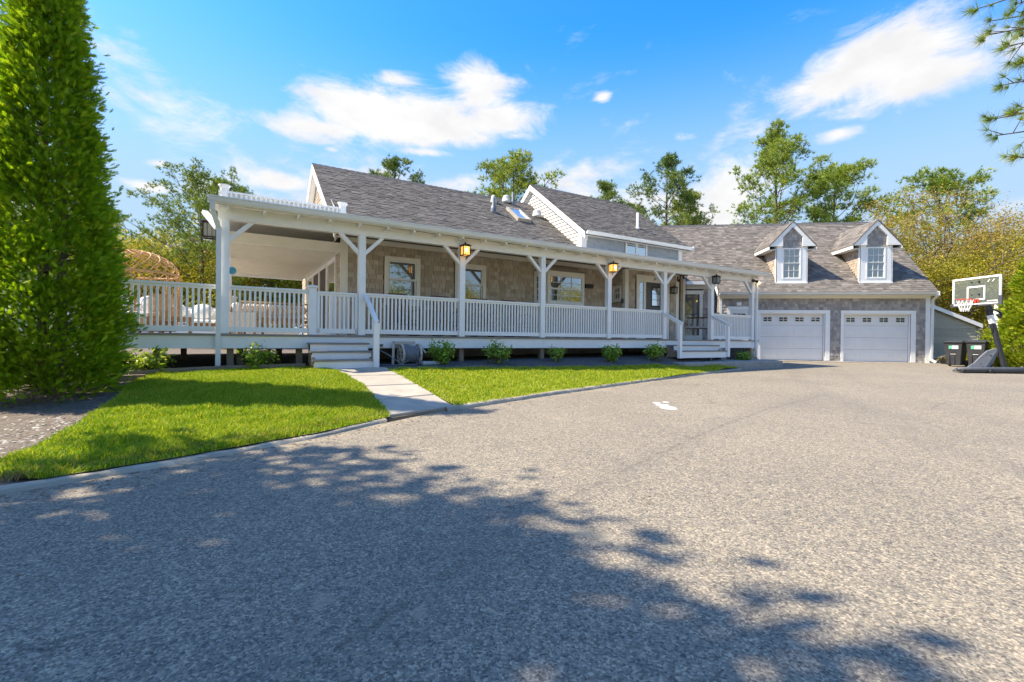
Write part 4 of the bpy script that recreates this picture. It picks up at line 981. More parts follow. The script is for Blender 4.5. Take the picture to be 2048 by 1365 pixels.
# roof
gr = MB()
gr.hexa([(-3.45, GE, groof(GE) - .12), (5.62, GE, groof(GE) - .12), (5.62, .2, groof(.2) - .12), (-3.45, .2, groof(.2) - .12), (-3.45, GE, groof(GE)), (5.62, GE, groof(GE)), (5.62, .2, groof(.2)), (-3.45, .2, groof(.2))])
gr.hexa([(-9.4, .2, groof(.2) - .12), (5.62, .2, groof(.2) - .12), (5.62, GRW, GRZ - .12), (-9.4, GRW, GRZ - .12), (-9.4, .2, groof(.2)), (5.62, .2, groof(.2)), (5.62, GRW, GRZ), (-9.4, GRW, GRZ)])
gro = gr.build('garage_roof', ROOFG, gar)
MB().hexa([(-9.4, GRW + .001, GRZ - .12), (5.62, GRW + .001, GRZ - .12), (5.62, 7.6, groof(7.6) - .12), (-9.4, 7.6, groof(7.6) - .12), (-9.4, GRW + .001, GRZ), (5.62, GRW + .001, GRZ), (5.62, 7.6, groof(7.6)), (-9.4, 7.6, groof(7.6))]).build('garage_roof_back', ROOF, gar)
q2 = math.sqrt(.5); GP = PL((0, GE, groof(GE)), (1, 0, 0), (0, q2, q2)); LG_ = (GRW - GE) / q2
DORM = [(-.15, .66), (3.38, .665)]
def dhole(b):                     # where a dormer covers the roof
    v = GE + b * q2; out = []
    for c, h in DORM:
        if .1 < v < 1.85: out.append((c - h, c + h))
        elif 1.85 <= v < 2.8: k = .95 * (2.86 - v) / 1.02; out.append((c - k, c + k))
    return out
rows = []; b = 0
while b < LG_ - .03:
    a0 = -3.47 if b < .78 else -8.2
    rows.append((b, minus((a0, 5.64), dhole(b + .07)))); b += .14
pcs = [(x0, x1, y0, min(y1, LG_)) for x0, x1, y0, y1 in rows_pieces(rows, .14, .12, .30, .002)]
place_pieces(pcs, GP, gro, ROOFG, 300, lambda q: q[2] if q[0] > -3 else 9, .013, 'roof_shingle', c0=.001, jit=.6)
for k in range(57):
    u = -5.7 + k * .198
    MB().add([(u, GRW - .13, GRZ - .11), (u + .205, GRW - .13, GRZ - .115), (u + .205, GRW, GRZ + .02), (u, GRW, GRZ + .035), (u, GRW + .13, GRZ - .11), (u + .205, GRW + .13, GRZ - .115)], [(0, 1, 2, 3), (3, 2, 5, 4), (0, 3, 4)], random.random()).build('ridge_cap', ROOFCAP, gro)
for (v0, v1) in ((GE, GRW), (7.6, GRW)):
    MB().hexa([(5.621, v0, groof(v0) - .22), (5.65, v0, groof(v0) - .22), (5.65, v1, groof(v1) - .22), (5.621, v1, groof(v1) - .22), (5.621, v0, groof(v0) - .02), (5.65, v0, groof(v0) - .02), (5.65, v1, groof(v1) - .02), (5.621, v1, groof(v1) - .02)]).build('rake_board', WHITE, gar)
MB().hexa([(-3.49, GE, groof(GE) - .22), (-3.452, GE, groof(GE) - .22), (-3.452, .2, groof(.2) - .22), (-3.49, .2, groof(.2) - .22), (-3.49, GE, groof(GE) - .02), (-3.452, GE, groof(GE) - .02), (-3.452, .2, groof(.2) - .02), (-3.49, .2, groof(.2) - .02)]).build('rake_board', WHITE, gar)

# garage doors: four sections, raised panels, a row of small windows
def garage_door(a0, a1, z0, z1):
    m = MB(); t_ = .115
    GF.box(m, a0 - t_, a0, z0, z1, -.02, .035); GF.box(m, a1, a1 + .19, z0, z1, -.02, .035); GF.box(m, a0 - t_, a1 + .19, z1 + .001, z1 + .15, -.02, .037)
    GF.box(m, a0 + .001, a0 + .03, z0, z1 - .001, -.10, -.021); GF.box(m, a1 - .03, a1 - .001, z0, z1 - .001, -.10, -.021); GF.box(m, a0 + .031, a1 - .031, z1 - .04, z1 - .001, -.10, -.021)
    d = m.build('garage_door', WHITE, gar)
    n = 4; h = (z1 - z0) / n; W_ = (a1 - a0) / 4
    for j in range(n):
        s = MB(); b0 = z0 + j * h + .003; b1 = z0 + (j + 1) * h - .003
        GF.box(s, a0 + .031, a1 - .031, b0, b1 - .001, -.14, -.115)
        so = s.build('door_section', DOORS, d)
        for i in range(4):
            c0 = a0 + W_ * i + .11; c1 = a0 + W_ * (i + 1) - .11
            if i == 0: c0 += .02
            if i == 3: c1 -= .02
            if j < n - 1:
                p = MB(); e0, e1 = b0 + .10, b1 - .10
                # a recessed field with a raised centre
                p.add([GF(c0, e0, -.1145), GF(c1, e0, -.1145), GF(c1, e1, -.1145), GF(c0, e1, -.1145), GF(c0 + .022, e0 + .022, -.105), GF(c1 - .022, e0 + .022, -.105), GF(c1 - .022, e1 - .022, -.105), GF(c0 + .022, e1 - .022, -.105)],
                      [(0, 1, 5, 4), (1, 2, 6, 5), (2, 3, 7, 6), (3, 0, 4, 7), (4, 5, 6, 7)])
                p.build('panel', DOORS, d)
            else:
                cc = (c0 + c1) / 2; c0, c1 = cc - .215, cc + .215; e0, e1 = b0 + .13, b1 - .13
                p = MB(); f = .035
                GF.box(p, c0, c1, e0, e0 + f, -.1145, -.095); GF.box(p, c0, c1, e1 - f, e1, -.1145, -.095); GF.box(p, c0, c0 + f, e0 + f, e1 - f, -.1145, -.0955); GF.box(p, c1 - f, c1, e0 + f, e1 - f, -.1145, -.0955)
                bars(p, GF, c0 + f, c1 - f, e0 + f, e1 - f, 2, 2, -.114, -.097, .02); p.build('window_frame', DOORS, d)
                for x in range(2):
                    for y in range(2):
                        g = MB(); gx = (c1 - c0 - 2 * f) / 2; gy = (e1 - e0 - 2 * f) / 2
                        GF.box(g, c0 + f + gx * x + .011, c0 + f + gx * (x + 1) - .011, e0 + f + gy * y + .011, e0 + f + gy * (y + 1) - .011, -.1142, -.108).build('pane', GLASSD, d)
    k = MB(); GF.box(k, a0 + .04, a1 - .04, z0 - .03, z0 + .002, -.135, -.118); k.build('rubber_seal', BLACKP, d)
garage_door(-1.515, 1.25, .335, 2.455)
garage_door(2.01, 4.765, .315, 2.447)
MB().box(-1.5, .19, .3, 5.0, .3, 2.5).build('garage_interior', BLACKP, gar)

# narrow side door left of the doors, and its light
m = MB(); GF.box(m, -2.96, -2.84, .9, 2.62, .001, .04); GF.box(m, -2.05, -1.93, .9, 2.62, .001, .04); GF.box(m, -2.96, -1.93, 2.621, 2.76, .001, .042)
sd = m.build('side_door', WHITE, gar)
m = MB(); GF.box(m, -2.839, -2.051, .9, 2.619, .001, .02); m.build('door_leaf', DOORS, sd)
for i in range(3):
    m = MB(); GF.box(m, -2.72 + i * .19, -2.55 + i * .19, 2.32, 2.44, .021, .026).build('pane', GLASSD, sd)
m = MB(); GF.box(m, -2.56, -2.36, 2.80, 2.95, .015, .05); m.build('light_box', WHITE, gar)

# link between house and garage: recessed wall with a glazed storm door
LK = PL((0, .55, 0), (1, 0, 0), (0, 0, 1))
place_pieces(rows_pieces(wall_rows(-6.4, -3.31, 1.2, 3.62, .128, [(-5.08, -3.88, 1.1, 3.62)]), .128, .1, .24), LK, gwall, SHINGG, 0, lambda q: 0, .022, 'shingle')
SLF = PL((-3.301, 0, 0), (0, -1, 0), (0, 0, 1))
place_pieces(rows_pieces(wall_rows(-.545, -.005, 1.2, 3.6, .128), .128, .1, .24), SLF, gwall, SHINGG, 0, lambda q: 0, .022, 'shingle')
MB().box(-6.4, .50, 3.63, -3.31, .549, 3.83).build('frieze_board', CREAM, gar)
MB().box(-6.4, .12, 3.80, -3.50, .20, 3.95).build('gutter', METALW, gar)
m = MB(); LK.box(m, -5.05, -4.90, 1.22, 3.38, .001, .04); LK.box(m, -4.05, -3.90, 1.22, 3.38, .001, .04); LK.box(m, -5.08, -3.87, 3.381, 3.56, .001, .045); LK.box(m, -4.899, -4.051, 1.22, 1.42, .001, .05)
ld = m.build('storm_door', CREAM, gar)
m = MB(); LK.box(m, -4.899, -4.82, 1.421, 3.379, .002, .03); LK.box(m, -4.13, -4.051, 1.421, 3.379, .002, .03); LK.box(m, -4.819, -4.131, 2.08, 2.12, .002, .03); LK.box(m, -4.819, -4.131, 2.42, 2.45, .002, .03); m.build('door_frame', DOORG, ld)
for z0_, z1_ in ((1.422, 2.079), (2.121, 2.419), (2.451, 3.378)):
    m = MB(); LK.box(m, -4.818, -4.132, z0_, z1_, .004, .012).build('pane', glassmat('storm_glass%d' % int(z0_ * 10), (.10, .085, .06), .16, .03, .05), ld)
downspout([(-5.35, .30, 3.85), (-5.30, .35, 3.62), (-5.13, .46, 3.46), (-5.13, .47, 1.25)], gar)

# dormers
def dormer(c, h, glass):
    v0 = .10; zb = 3.86; ze = 5.56; za = 6.60; sl = (za - ze) / .95
    F = PL((0, v0, 0), (1, 0, 0), (0, 0, 1))
    m = MB()
    # white front: corner boards, base, eave returns
    F.box(m, c - h, c - .40, zb, ze - .02, -.05, .0); F.box(m, c + .40, c + h, zb, ze - .02, -.05, .0); F.box(m, c - .399, c + .399, zb, 4.03, -.05, -.001)
    F.box(m, c - h - .02, c + h + .02, zb - .05, zb - .001, -.06, .05)
    d = m.build('dormer', WHITE, gar)
    # front shingles above the window
    core = MB(); core.prism([(c - .40, v0 + .012, 5.45), (c + .40, v0 + .012, 5.45), (c + .40, v0 + .012, 5.98), (c, v0 + .012, za - .14), (c - .40, v0 + .012, 5.98)], (0, .05, 0)); core.build('gable_core', UNDERG, d)
    F2 = PL((0, v0 + .012, 0), (1, 0, 0), (0, 0, 1)); rows = []; z = 5.47
    while z < za - .26:
        wd = min(.40, (za - .20 - z) / sl); rows.append((z, [(c - wd, c + wd)])); z += .115
    place_pieces(rows_pieces(rows, .115, .09, .2), F2, d, SHINGG, 0, lambda q: 0, .022, 'shingle', c0=.001)
    # bargeboards with eave returns: a pentagon strip each side
    for sg in (-1, 1):
        pts = [(c + sg * 1.0, ze - .06), (c + sg * .98, ze + .02), (c, za + .02), (c, za - .22), (c + sg * .42, za - .22 - .42 * sl), (c + sg * .42, ze - .05), (c + sg * .86, ze - .05)]
        poly = [(x, v0 - .10, z) for x, z in (pts if sg < 0 else pts[::-1])]
        MB().prism(poly, (0, .09, 0)).build('bargeboard', WHITE, d)
        # roof slope, eave fascia, soffit
        vb_e = GRW - (GRZ - ze); vb_r = GRW - (GRZ - za)
        r = MB(); x1 = c + sg * 1.02; zx = za - 1.02 * sl + .02
        A, B, C_, D_ = (c, v0 - .13, za + .06), (x1, v0 - .13, zx + .03), (x1, vb_e + .15, zx + .03), (c, vb_r + .1, za + .06)
        dn = Vector((0, 0, -.05)); q = [A, B, C_, D_] if sg > 0 else [A, D_, C_, B]
        r.hexa([Vector(k) + dn for k in q] + [Vector(k) for k in q]); ro = r.build('dormer_roof', ROOFG, d)
        ex = Vector((0, 1, 0)) if sg < 0 else Vector((0, 1, 0))
        up = unit((-sg, 0, sl))
        if sg < 0: pl = PL((x1, vb_r + .1, zx + .031), (0, -1, 0), up)
        else: pl = PL((x1, v0 - .13, zx + .031), (0, 1, 0), up)
        L = 1.02 * math.sqrt(1 + sl * sl); rows = []; b = 0; full = vb_r + .1 - (v0 - .13); short = vb_e + .15 - (v0 - .13)
        while b < L - .03:
            dpt = short + (full - short) * (b / L)
            rows.append((b, [(full - dpt, full) if sg < 0 else (0, dpt)])); b += .14
        pcs = [(x0, x1_, y0, min(y1, L)) for x0, x1_, y0, y1 in rows_pieces(rows, .14, .14, .36, .002)]
        place_pieces(pcs, pl, d, ROOFG, 0, lambda q: 0, .011, 'dormer_shingle', c0=.001)
        MB().hexa([(x1 - sg * .03, v0 - .10, zx - .14), (x1, v0 - .10, zx - .14), (x1, vb_e + .12, zx - .14), (x1 - sg * .03, vb_e + .12, zx - .14), (x1 - sg * .03, v0 - .10, zx - .021), (x1, v0 - .10, zx - .021), (x1, vb_e + .12, zx - .021), (x1 - sg * .03, vb_e + .12, zx - .021)]).build('eave_fascia', WHITE, d)
        xa, xb = sorted((c + sg * h, x1 - sg * .031))
        MB().box(xa, v0 - .005, zx - .14, xb, vb_e + .1, zx - .12).build('eave_soffit', WHITE, d)
        # cheek: triangle of shingles between roof and eave
        xs = c + sg * h
        MB().prism([(xs - sg * .03, v0, zb), (xs - sg * .03, GRW - (GRZ - (ze - .02)), ze - .02), (xs - sg * .03, v0, ze - .02)], (sg * .028, 0, 0)).build('cheek', UNDER, d)
        pl = PL((xs, 0, 0), (0, -1, 0), (0, 0, 1)) if sg < 0 else PL((xs, 0, 0), (0, 1, 0), (0, 0, 1))
        rows = []; z = zb + .1
        while z < ze - .14:
            vv = GRW - (GRZ - z) - .02; rows.append((z, [(-vv, -(v0 + .09)) if sg < 0 else (v0 + .09, vv)])); z += .115
        rows = [q for q in rows if q[1][0][1] - q[1][0][0] > .03]
        place_pieces(rows_pieces(rows, .115, .08, .18), pl, d, SHINGB, 0, lambda q: 0, .015, 'cheek_shingle', c0=.0)
        m = MB(); (pl.box(m, -(v0 + .089), -(v0 - .001), zb, ze - .02, .0, .02) if sg < 0 else pl.box(m, v0 - .001, v0 + .089, zb, ze - .02, .0, .02)); m.build('corner_board', WHITE, d)
        m = MB(); vv = GRW - (GRZ - ze) - .02; (pl.box(m, -vv, -(v0 + .09), ze - .16, ze - .03, .0, .022) if sg < 0 else pl.box(m, v0 + .09, vv, ze - .16, ze - .03, .0, .022)); m.build('cheek_frieze', WHITE, d)
    m = MB(); F.box(m, c - .399, c - .36, 4.031, 5.45, -.05, .012); F.box(m, c + .36, c + .399, 4.031, 5.45, -.05, .012); F.box(m, c - .359, c + .359, 5.41, 5.45, -.05, .012); F.box(m, c - .359, c + .359, 4.031, 4.07, -.05, .012)
    m.build('window_frame', WHITE, d)
    sash(F, c - .36, c + .36, 4.74, 5.41, -.035, d, glass, (3, 2), fr=.035, mat=VINYL, split=True)
    sash(F, c - .36, c + .36, 4.07, 4.77, -.047, d, glass, (3, 2), fr=.035, mat=VINYL, split=True)
    return d
d1 = dormer(*DORM[0], GLASSB); d2 = dormer(*DORM[1], GLASSB)
m = MB(); m.path([(-.62, .62, 6.06), (-.58, .72, 6.10), (-.60, .85, 6.08)], [.02, .05, .02], 6); m.build('pine_cone_litter', WOODB, gar)

# ================================================================ small annex right of the garage
an = empty('annex', gw(6.5, 2.2) + (.1,), R(-7), 'low grey clapboard annex with sloping roof right of the garage', 'shed')
AP = PL((-1.0, 0, 0), (1, 0, 0), (0, 0, 1))
def an_top(a): return 2.90 - .43 * (a - 1.6)
MB().prism([(-.95, .02, 0), (2.65, .02, 0), (2.65, .02, an_top(3.65) - .05), (-.95, .02, an_top(.05) - .05)], (0, 2.6, 0)).build('annex_wall', CLAPG, an)
z = .35; k = 0
while z < 3.0:
    a1 = min(3.60, 1.6 + (2.90 - z - .148 - .13) / .43)
    if a1 > .2:
        MB().hexa([AP(.0, z, -.015), AP(a1, z, -.015), AP(a1, z, .016), AP(.0, z, .016), AP(.0, z + .148, -.015), AP(a1, z + .148, -.015), AP(a1, z + .148, -.005), AP(.0, z + .148, -.005)], random.random()).build('clapboard', CLAPG, an)
    z += .145
MB().hexa([(-1.0, -.10, an_top(0) - .14), (2.75, -.10, an_top(3.75) - .14), (2.75, 2.8, an_top(3.75) - .14), (-1.0, 2.8, an_top(0) - .14), (-1.0, -.10, an_top(0) + .05), (2.75, -.10, an_top(3.75) + .05), (2.75, 2.8, an_top(3.75) + .05), (-1.0, 2.8, an_top(0) + .05)]).build('roof', ROOF, an)
MB().hexa([(-1.0, -.13, an_top(0) - .16), (2.75, -.13, an_top(3.75) - .16), (2.75, -.101, an_top(3.75) - .16), (-1.0, -.101, an_top(0) - .16), (-1.0, -.13, an_top(0) + .02), (2.75, -.13, an_top(3.75) + .02), (2.75, -.101, an_top(3.75) + .02), (-1.0, -.101, an_top(0) + .02)]).build('rake_board', WHITE, an)
MB().box(2.60, -.035, 0, 2.72, .019, an_top(3.65) - .2).build('corner_board', CLAPG, an)
# ================================================================ vegetation
BARKP = pmat('pine_bark', (.16, .105, .075), (.085, .06, .05), 7, .95, 1.0, 18, stretch=(3, 3, .6))
BARKG = pmat('grey_bark', (.20, .165, .125), (.12, .10, .08), 7, .95, .8, 20, stretch=(3, 3, .6))
BARKA = pmat('arborvitae_bark', (.22, .15, .10), (.13, .09, .065), 7, .95, .8, 20, stretch=(3, 3, .4))
PINE = leafmat('pine_needles', (0.124, 0.211, 0.029), (0.262, 0.349, 0.045), (0.473, 0.497, 0.087), .22, .5)
PINED = leafmat('pine_needles_dark', (0.079, 0.163, 0.046), (0.17, 0.25, 0.05), (0.318, 0.362, 0.079), .2, .5)
ARBO = leafmat('arborvitae_foliage', (.16, .29, .012), (.30, .48, .016), (.48, .60, .03), .5, .5)
ARBO2 = leafmat('arborvitae_foliage_yellower', (.15, .24, .012), (.28, .36, .014), (.42, .46, .03), .40, .5)  # yellower leaf tone for the right-hand arborvitae
SPRING = leafmat('spring_leaves', (0.233, 0.24, 0.022), (0.373, 0.342, 0.031), (0.513, 0.451, 0.062), .42, .5)
SPRINGO = leafmat('oak_catkins', (0.27, 0.196, 0.041), (0.419, 0.304, 0.068), (0.405, 0.351, 0.054), .38, .55)
GREENL = leafmat('leafy_green', (0.112, 0.235, 0.022), (0.235, 0.365, 0.03), (0.394, 0.469, 0.056), .38, .5)
HYDR = leafmat('hydrangea_leaves', (0.104, 0.246, 0.028), (0.236, 0.416, 0.038), (0.454, 0.567, 0.095), .35, .4)
HYDRY = leafmat('young_shrub_leaves', (0.203, 0.312, 0.023), (0.343, 0.452, 0.031), (0.515, 0.562, 0.078), .4, .4)

def frames(d, roll=None):
    """rotation matrices whose z axis is d"""
    d = d / np.linalg.norm(d, axis=1, keepdims=True); n = len(d)
    a = np.where(np.abs(d[:, 2:3]) < .9, np.array([[0, 0, 1.]]), np.array([[1., 0, 0]]))
    x = np.cross(a, d); x /= np.linalg.norm(x, axis=1, keepdims=True); y = np.cross(d, x)
    if roll is None: roll = rng.uniform(0, 2 * np.pi, n)
    c, s = np.cos(roll)[:, None], np.sin(roll)[:, None]
    return np.stack([x * c + y * s, y * c - x * s, d], 2)
def scatter(name, T, F, P, D, S, mat, rv=None, roll=None, parent=None):
    n = len(P); M = frames(D, roll)
    V = np.einsum('nij,kj->nki', M, T) * S[:, None, None] + P[:, None]
    k = len(T); FF = (np.arange(n)[:, None, None] * k + F).reshape(-1, F.shape[1])
    if rv is None: rv = rng.beta(2, 2.4, n)
    return npmesh(name, V.reshape(-1, 3), FF, np.repeat(np.clip(rv, 0, .999), k), mat)
def tuft(nn, cone, length, width, seed=0):
    r = np.random.default_rng(seed); V = []; F = []
    for i in range(nn):
        th = r.uniform(0, cone); ph = r.uniform(0, 2 * np.pi); L = length * r.uniform(.75, 1.1)
        d = np.array([math.sin(th) * math.cos(ph), math.sin(th) * math.sin(ph), math.cos(th)]); s = np.cross(d, r.normal(size=3)); s /= np.linalg.norm(s)
        k = len(V); V += [d * .01 - s * width, d * .01 + s * width, d * L]; F.append((k, k + 1, k + 2))
    return np.array(V), np.array(F)
TUFT = tuft(15, R(78), 1.0, .055, 1)
TUFTF = tuft(46, R(85), 1.0, .018, 2)
LEAFT = (np.array([(-.5, 0, 0), (0, -.28, .06), (.5, 0, 0), (0, .28, .06)]), np.array([(0, 1, 2, 3)]))
def spray(seed):
    """a flat fan of scale-leaf twigs"""
    r = np.random.default_rng(seed); V = []; F = []
    def tw(p, a, L, wd):
        d = np.array([math.sin(a), 0, math.cos(a)]); s = np.array([math.cos(a), 0, -math.sin(a)]); q = p + d * L + np.array([0, r.uniform(-.08, .08) * L, 0]); k = len(V)
        V.extend([p - s * wd, p + s * wd, q]); F.append((k, k + 1, k + 2))
    tw(np.zeros(3), 0, 1.0, .042)
    for i in range(7):
        t_ = .12 + .12 * i
        for sg in (-1, 1): tw(np.array([0, 0, t_]), sg * R(r.uniform(26, 50)), .60 * (1.15 - t_), .045)
    return np.array(V), np.array(F)
SPRAY = spray(3)

def branch_mesh(name, segs, mat, n=6):
    mb = MB()
    for pts, rs in segs: mb.path(pts, rs, n, caps=False)
    return mb.mesh(name, mat, True)

def pine(seed, H, c0, spread, nb, flat=.0, lean=(0, 0), tsize=.19, per=5, top=.55):
    r = np.random.default_rng(seed); segs = []; TP = []; TD = []
    tp = [np.array([lean[0] * t * t + .12 * math.sin(3 * t + seed) * t, lean[1] * t * t + .12 * math.cos(2.3 * t + seed) * t, H * t]) for t in np.linspace(0, 1, 9)]
    rs = [max(.02, .016 * H * (1 - .88 * t)) for t in np.linspace(0, 1, 9)]; segs.append(([tuple(p) for p in tp], rs))
    def at(t): i = min(7, int(t * 8)); f = t * 8 - i; return tp[i] * (1 - f) + tp[i + 1] * f
    ang = r.uniform(0, 6.28)
    for b in range(nb):
        t = c0 + (1 - c0) * ((b + r.uniform(0, .8)) / nb); t = min(t, .985); ang += 2.4 + r.uniform(-.5, .5)
        q = (t - c0) / (1 - c0)
        L = spread * (top + (1 - top) * math.sin(math.pi * min(1, .25 + q * .62))) * (1 - q ** 3 * .75) * r.uniform(.6, 1.12)
        el = R(r.uniform(2, 22)) + q * R(38); p = at(t); pts = [p]; d = np.array([math.cos(ang) * math.cos(el), math.sin(ang) * math.cos(el), math.sin(el)])
        for k in range(4):
            d = d + r.normal(size=3) * .16 + np.array([0, 0, .10]); d /= np.linalg.norm(d); pts.append(pts[-1] + d * L / 4)
        segs.append(([tuple(x) for x in pts], [.012 * H * (1 - t * .75) * k for k in (.42, .32, .24, .15, .06)]))
        nt = int(5 + L * 3.2)
        for j in range(nt):
            s = r.uniform(.25, 1.0) if j > 2 else 1.0; i = min(3, int(s * 4)); f = s * 4 - i; o = pts[i] * (1 - f) + pts[i + 1] * f
            td = d + r.normal(size=3) * .75 + np.array([0, 0, .30]); td[2] *= (1 - flat); td /= np.linalg.norm(td); tl = L * r.uniform(.12, .30) * (1.1 - .4 * s) + .12
            e = o + td * tl
            if j % 2 == 0: segs.append(([tuple(o), tuple(o + td * tl * .5 + np.array([0, 0, .02])), tuple(e)], [.014, .010, .004]))
            for k in range(per):
                q_ = r.normal(size=3) * np.array([1, 1, .7]); TP.append(e + q_ * .13); TD.append(q_ * .8 + td * .4 + np.array([0, 0, .6]))
    TP, TD = np.array(TP), np.array(TD)
    return segs, TP, TD, tsize * r.uniform(.75, 1.25, len(TP))
PM = {}
def pine_meshes(key, mat, **kw):
    if key not in PM:
        segs, P, Dr, S = pine(**kw); ctr = P.mean(0)
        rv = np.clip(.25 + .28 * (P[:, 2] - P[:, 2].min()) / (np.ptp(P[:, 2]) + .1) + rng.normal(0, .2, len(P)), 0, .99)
        PM[key] = (branch_mesh('trunk', segs, BARKP), scatter('crown', *TUFT, P, Dr, S, mat, rv))
    return PM[key]
def put_tree(name, key_meshes, loc, rz, sc, label, cat='tree', group=None):
    o = empty(name, loc, rz, label, cat, group); o.scale = (sc,) * 3 if not hasattr(sc, '__len__') else sc
    for nm, me in zip(('trunk', 'crown'), key_meshes): c = bpy.data.objects.new(nm, me); COL.objects.link(c); c.parent = o
    return o
def at_px(px, Y, z=None):
    d = pix_dir(px, 690); k = Y / d.y; return (d.x * k, Y, .3 if z is None else z)

P_A = pine_meshes('a', PINE, seed=3, H=10.8, c0=.34, spread=4.9, nb=34, flat=.25, lean=(.5, 0), tsize=.20, per=11)
P_B = pine_meshes('b', PINE, seed=8, H=12.0, c0=.40, spread=3.1, nb=38, tsize=.20, per=11)
P_C = pine_meshes('c', PINED, seed=21, H=11.0, c0=.45, spread=2.3, nb=28, tsize=.20, per=10)
P_D = pine_meshes('d', PINE, seed=33, H=9.0, c0=.28, spread=3.2, nb=36, tsize=.20, per=11)
P_E = pine_meshes('e', PINED, seed=47, H=10.0, c0=.5, spread=2.9, nb=26, flat=.2, tsize=.20, per=10)
PG = 'pines behind the house'
put_tree('pine_tree', P_A, at_px(404, 25), R(150), .80, 'broad leaning pine left of the porch roof corner', group=PG)
put_tree('pine_tree', P_E, at_px(452, 29), R(40), .98, 'pine rising just behind the porch roof corner', group=PG)
put_tree('pine_tree', P_C, at_px(791, 36), R(10), 1.28, 'pine whose tip shows above the ridge near the left gable', group=PG)
put_tree('pine_tree', P_D, at_px(1022, 31), R(70), 1.32, 'rounded pine above the roof vents and skylight', group=PG)
put_tree('pine_tree', P_C, at_px(930, 40), R(200), 1.17, 'small pine tip peeping over the main ridge', group=PG)
put_tree('pine_tree', P_C, at_px(1205, 40), R(90), 1.25, 'thin pine tip above the upper storey ridge', group=PG)
put_tree('pine_tree', P_E, at_px(1250, 42), R(20), 1.24, 'low pine tip at the right of the upper ridge', group=PG)
put_tree('pine_tree', P_C, at_px(1326, 38), R(130), 1.38, 'slim tall pine left of a pair between house and garage', group=PG)
put_tree('pine_tree', P_B, at_px(1372, 40), R(60), 1.08, 'wider pine right of a pair between house and garage', group=PG)
put_tree('pine_tree', P_B, at_px(1552, 33), R(250), 1.27, 'tallest pine standing above the left dormer', group=PG)
put_tree('pine_tree', P_D, at_px(1665, 34), R(190), 1.42, 'spreading pine between the two dormers', group=PG)
put_tree('pine_tree', P_D, at_px(1880, 46), R(310), 1.85, 'dark green pine crown behind the budding oak', group=PG)
put_tree('pine_tree', P_B, at_px(185, 40), R(210), .95, 'distant pine just right of the arborvitae', group=PG)

# broadleaf trees
def broad(seed, H, rad, nl, leaf, mat, bark, z0=.25, dens=1.0, lev=4, up=.35, clump=.30):
    r = np.random.default_rng(seed); segs = []; tips = []
    def grow(p, d, L, rr, k):
        pts = [p]; dd = d.copy()
        for i in range(3):
            dd = dd + r.normal(size=3) * .17 + np.array([0, 0, .05]); dd /= np.linalg.norm(dd); pts.append(pts[-1] + dd * L / 3)
        segs.append(([tuple(x) for x in pts], [rr, rr * .85, rr * .72, rr * .58]))
        if k == 0 or L < .25: tips.append((pts[-1], dd)); tips.append((pts[-2], dd)); return
        for j in range(r.integers(2, 4) if k > 1 else 3):
            nd = dd * .8 + r.normal(size=3) * .62; nd[2] = nd[2] * .8 + up * .4; nd /= np.linalg.norm(nd); grow(pts[-1] if j else pts[-1], nd, L * r.uniform(.62, .86), rr * .56, k - 1)
        if k <= 2: tips.append((pts[1], dd))
    n0 = 6
    for j in range(n0):
        a = 2 * math.pi * j / n0 + r.uniform(-.4, .4); el = R(r.uniform(25, 75)); base = np.array([0, 0, H * z0 * r.uniform(.7, 1.6)])
        grow(base, np.array([math.cos(a) * math.cos(el), math.sin(a) * math.cos(el), math.sin(el)]) * 1.0, rad * .55, .045 * rad * .5, lev - 1)
    segs.append(([(0, 0, -.3), (.03, .02, H * z0), (.0, .05, H * .5)], [.05 * rad * .7, .04 * rad * .7, .02 * rad * .7]))
    tp = np.array([t[0] for t in tips]); s = H / max(tp[:, 2].max(), .1) if True else 1
    idx = r.integers(0, len(tp), nl); P = tp[idx] + r.normal(size=(nl, 3)) * clump * np.array([1, 1, .8])
    Dr = r.normal(size=(nl, 3)) + np.array([0, 0, .8]); S = leaf * r.uniform(.6, 1.35, nl)
    tone = r.uniform(0, .45, len(tp))[idx] + .5 * r.beta(2, 2, nl)
    fit = H * .93 / P[:, 2].max()
    P = P * np.array([1, 1, fit]); segs = [([(x, y, z * fit) for x, y, z in pts], rs) for pts, rs in segs]
    return branch_mesh('trunk', segs, bark, 5), scatter('crown', *LEAFT, P, Dr, S, mat, tone)
B_OAK = broad(5, 10.0, 4.6, 22000, .085, SPRINGO, BARKG, .22, lev=5, clump=.30)
B_SPR = broad(9, 7.5, 3.6, 24000, .11, SPRING, BARKG, .15, lev=5, clump=.34)
B_GRN = broad(14, 7.0, 3.2, 24000, .11, GREENL, BARKG, .12, lev=5, clump=.36)
B_SPR2 = broad(27, 6.0, 3.0, 22000, .11, SPRING, BARKG, .10, lev=5, clump=.42)
BG = 'spring trees round the house'
put_tree('oak_tree', B_OAK, at_px(1838, 29), R(20), 1.12, 'budding tan-leaved oak rising behind the right end of the garage', group=BG)
put_tree('oak_tree', B_OAK, at_px(1955, 31), R(140), 1.06, 'budding oak behind the basketball backboard', group=BG)
put_tree('oak_tree', B_OAK, at_px(1735, 38), R(220), 1.02, 'bare-twigged oak behind the right dormer', group=BG)
